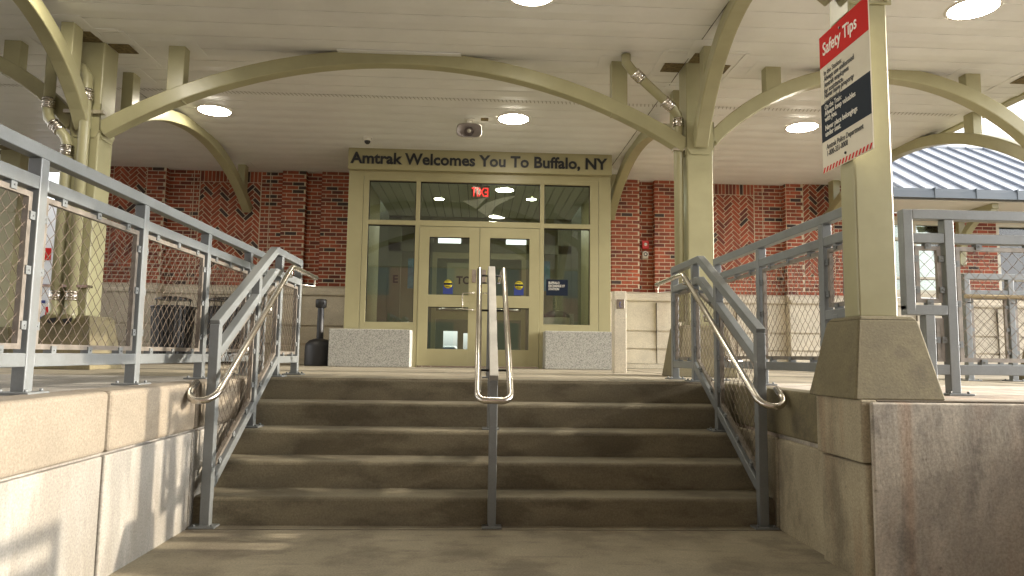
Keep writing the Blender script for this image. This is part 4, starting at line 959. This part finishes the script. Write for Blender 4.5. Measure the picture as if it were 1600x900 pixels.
while x < 14:
    g.bar((x, y0r, z0r + 0.02), (x, y1r, z1r + 0.02), 0.025, 0.05, (1,0,0))
    for k in range(5):
        yy = y0r + 0.25 + k*0.55; gg.bar((x + 0.02, yy, z0r + (yy-y0r)*sl + 0.025), (x + 0.10, yy, z0r + (yy-y0r)*sl + 0.025), 0.02, 0.03); gg.make('snow_guard', SOFF, rf); gg = MB()
    x += 0.385
g.make('standing_seam', ROOFR, rf)
g = MB(); g.tube([(6.6, y1r, z1r + 0.02), (14, y1r, z1r + 0.02)], 0.05, 8); g.make('ridge_cap', ROOFM, rf)
# eave brackets
for x in (8.85, 12.0):
    g = MB(); arc = [(YW - 0.02, 2.86)]
    for i in range(9):
        a = R(90)*i/8; arc.append((YW - 0.08 - 0.80*(1 - math.cos(a)), 2.92 + 0.78*math.sin(a)))
    arc += [(YE + 0.12, ZE - 0.03), (YE + 0.12, ZE)]
    inner = [(YW - 0.02, ZE), ]
    inn = []
    for i in range(9):
        a = R(90)*i/8; inn.append((YW - 0.20 - 0.60*(1 - math.cos(a)), 2.92 + 0.70*math.sin(a)))
    pts = [( YW - 0.05 - 0.86*(1 - math.cos(R(90)*i/10)), 2.95 + 0.72*math.sin(R(90)*i/10)) for i in range(11)]
    g.sweep([(x, p[0], p[1]) for p in pts], [(-0.06, -0.055), (0.06, -0.055), (0.06, 0.055), (-0.06, 0.055)], (1, 0, 0))
    g.box(x - 0.061, x + 0.061, YW - 0.10, YW - 0.001, 2.80, ZE); g.box(x - 0.061, x + 0.061, YE + 0.1, YW - 0.001, ZE - 0.09, ZE)
    g.make('eave_bracket', OLIVE, B, 0.008)
# door side details on the brick piers
t = thing('fire_alarm', 'red fire alarm strobe on the brick recess right of the entrance', 'alarm', (3.03, YB, 3.1))
def atwall(px): return px
ax = 2.99
g = MB(); g.box(ax - 0.062, ax + 0.062, YB - 0.065, YB - 0.009, 2.985, 3.135); g.make('housing', REDB, t, 0.008)
g = MB(); g.lathe((ax, YB - 0.066, 3.062), [(0.0, -0.012), (0.02, -0.01), (0.03, 0.0)], 18, 'y'); g.make('strobe_lens', PLAST, t)
t = thing('round_sounder', 'small beige round sounder on the brick, just below the red alarm', 'sounder', (3.03, YB, 2.9))
g = MB(); g.box(ax - 0.055, ax + 0.055, YB - 0.045, YB - 0.009, 2.81, 2.93); g.make('back_box', WFRM, t, 0.006)
g = MB(); g.lathe((ax, YB - 0.05, 2.885), [(0.036, -0.012), (0.052, -0.012), (0.06, 0.004)], 24, 'y'); g.make('outer_ring', PLAST, t)
g = MB(); g.lathe((ax, YB - 0.05, 2.885), [(0.018, -0.010), (0.037, -0.010)], 24, 'y'); g.make('dark_ring', BLK, t)
g = MB(); g.lathe((ax, YB - 0.05, 2.885), [(0.0, -0.014), (0.02, -0.012)], 18, 'y'); g.make('center_cap', PLAST, t)

# plinths, door-button bollard, ash urn, bins
g = MB(); g.box(-2.17, -0.98, 4.82, 5.185, H, 1.405); top(g, 'granite_plinth', GRAN, 'speckled grey granite block left of the entrance doors', 'granite block', (-1.57, 5.0, H), 0.012)
g = MB(); g.box(1.015, 2.09, 4.82, 5.185, H, 1.42); top(g, 'granite_plinth', GRAN, 'speckled grey granite block right of the doors, under the navy name plate', 'granite block', (1.55, 5.0, H), 0.012)
t = thing('door_button_bollard', 'slim square limestone bollard with a door push plate, right of the granite block', 'bollard', (1.735, 2.93, H))
g = MB(); g.box(1.665, 1.815, 2.86, 3.01, H, 1.845); g.make('bollard_post', LIME, t, 0.006)
g = MB(); g.box(1.695, 1.79, 2.853, 2.859, 1.63, 1.745); g.make('push_plate', INOX, t, 0.002)
g = MB(); g.lathe((1.737, 2.850, 1.705), [(0, 0), (0.008, 0), (0.008, 0.003)], 12, 'y'); g.box(1.728, 1.737, 2.850, 2.853, 1.668, 1.695); g.tube([(1.742, 2.851, 1.668), (1.728, 2.851, 1.658), (1.742, 2.851, 1.645), (1.757, 2.851, 1.655)], 0.003, 5); g.make('access_symbol', BLU, t)
t = thing('smoking_urn', 'black plastic smokers pole urn standing left of the granite block', 'ash urn', (-2.42, 5.2, H))
ux, uy = -2.37, 5.15
g = MB(); g.lathe((ux, uy, H), [(0.0, 0.0), (0.212, 0.0), (0.216, 0.02), (0.214, 0.28), (0.205, 0.33), (0.15, 0.385), (0.06, 0.41)], 36); g.make('base', RUBB, t)
g = MB(); g.lathe((ux, uy, H), [(0.052, 0.40), (0.048, 0.86), (0.045, 0.88)], 20); g.make('neck', RUBB, t)
g = MB(); g.lathe((ux, uy, H), [(0.05, 0.87), (0.082, 0.885), (0.085, 0.98), (0.075, 1.005), (0.0, 1.012)], 24); g.make('head', RUBB, t)
g = MB(); g.lathe((ux + 0.045, uy - 0.074, H + 0.945), [(0.0, -0.002), (0.02, 0.0)], 14, 'y'); g.make('slot_hole', BLK, t)
def bin_(x, y, label):
    t = thing('trash_can', label, 'trash can', (x, y, H), 'black litter bins by the brick wall')
    g = MB(); g.lathe((x, y, H), [(0.0, 0.02), (0.27, 0.02), (0.27, 0.06)], 32); g.make('base_ring', BLK, t)
    g = MB(); n = 30
    for i in range(n):
        a = 2*math.pi*i/n; c, s_ = math.cos(a), math.sin(a)
        g.bar((x + c*0.27, y + s_*0.27, H + 0.05), (x + c*0.315, y + s_*0.315, H + 0.86), 0.042, 0.012, (-s_, c, 0))
    g.make('slats', RUBB, t)
    g = MB(); g.lathe((x, y, H), [(0.25, 0.04), (0.285, 0.84)], 28); g.make('liner', BLK, t)
    g = MB(); g.lathe((x, y, H), [(0.30, 0.84), (0.335, 0.86), (0.335, 0.885), (0.22, 0.90), (0.18, 0.89)], 32); g.make('rim', BLK, t)
    g = MB(); g.lathe((x, y, H), [(0.27, 0.985), (0.275, 1.0), (0.18, 1.035), (0.0, 1.05)], 28); g.lathe((x, y, H), [(0.0, 0.985), (0.27, 0.985)], 28); ld = g.make('rain_bonnet', BLK, t)
    g = MB()
    for a in (0.6, 2.2, 3.7, 5.3): g.tube([(x + math.cos(a)*0.24, y + math.sin(a)*0.24, H + 0.88), (x + math.cos(a)*0.24, y + math.sin(a)*0.24, H + 0.99)], 0.009, 6)
    g.make('bonnet_post', BLK, t)
bin_(-4.75, 5.6, 'black slatted trash can with rain bonnet, the left one of the pair behind the mesh')
bin_(-3.95, 5.6, 'black slatted trash can with rain bonnet, the one nearer the entrance')

# things beyond the left end of the wall
t = thing('display_board', 'white upright board with red and blue squares, seen left of the left column', 'display board', (-9.0, 9.0, H))
g = MB(); g.box(-9.35, -8.5, 9.0, 9.1, H, 4.1); g.make('board', mat('white_board', (0.8, 0.8, 0.8), 0.6), t)
g = MB()
for k in range(5): g.box(-9.0, -8.86, 8.985, 8.997, 2.28 - k*0.2, 2.42 - k*0.2)
g.box(-8.72, -8.62, 8.985, 8.997, 1.5, 1.9); g.box(-8.95, -8.7, 8.985, 8.997, 2.85, 3.1); g.make('red_square', REDP, t)
g = MB()
for k in range(3): g = MB(); g.box(-8.82, -8.74, 8.985, 8.997, 2.3 - k*0.33, 2.36 - k*0.33); (g.make('blue_square', BLU, t) if k < 2 else None)
g.make('blue_square', BLU, t)
t['label'] = 'white upright display board with red and blue squares, seen left of the left column'
# car beyond the hall window
def car(x, y, label):
    t = thing('parked_car', label, 'car', (x, y, 0))
    g = MB(); sec = [(-2.1, 0.35), (-2.12, 0.72), (-1.9, 0.88), (-1.1, 0.95), (-0.5, 1.38), (0.7, 1.42), (1.35, 1.0), (2.05, 0.88), (2.12, 0.4)]
    g.prism([(x + a, z) for a, z in sec][::-1], y - 0.85, y + 0.85); g.make('body', CARP, t, 0.06, seg=3)
    g = MB(); g.prism([(x + a, z) for a, z in [(-1.0, 0.97), (-0.48, 1.33), (0.66, 1.36), (1.18, 1.0)]][::-1], y - 0.858, y - 0.852); g.make('side_window', FARG, t)
    for wx in (-1.35, 1.35):
        for wy in (-0.82, 0.82):
            g = MB(); g.lathe((x + wx, y + wy, 0.33), [(0.0, -0.09), (0.31, -0.09), (0.33, -0.05), (0.33, 0.05), (0.31, 0.09), (0.0, 0.09)], 24, 'y'); w = g.make('wheel', TYRE, t)
            g = MB(); g.lathe((x + wx, y + wy - 0.095, 0.33), [(0.0, 0.0), (0.19, 0.0)], 18, 'y'); g.make('rim', INOX, w)
car(-1.6, 24.0, 'pale car parked beyond the hall window, seen through the left door')
# far blocks; the unseen one behind the viewer is placed to cut front light
def block(x0, x1, y0, y1, z1, m, label, nx, nz, face):
    t = thing('offscreen_building', label, 'building', ((x0+x1)/2, (y0+y1)/2, 0))
    g = MB(); g.box(x0, x1, y0, y1, 0, z1); g.make('wall', m, t)
    g = MB(); g.box(x0 - 0.2, x1 + 0.2, y0 - 0.2, y1 + 0.2, z1, z1 + 0.5); g.make('parapet', SOFF, t)
    g = MB()
    for i in range(nx):
        for k in range(nz):
            z = 1.2 + k*3.2
            if face == 'y': u = x0 + (x1-x0)*(i+0.5)/nx; g.box(u - 0.8, u + 0.8, y1 + 0.01, y1 + 0.06, z, z + 1.7)
            else: u = y0 + (y1-y0)*(i+0.5)/nx; g.box(x1 + 0.01, x1 + 0.06, u - 0.8, u + 0.8, z, z + 1.7)
    g.make('window_row', FARG, t)
block(-30, 22, -38, -24, 11, FARR, 'unseen brick block behind the viewer, added to cut light from the front', 14, 3, 'y')
block(-60, -45, -20, 40, 8, FARB, 'pale block beyond the left end of the platform', 12, 2, 'x')
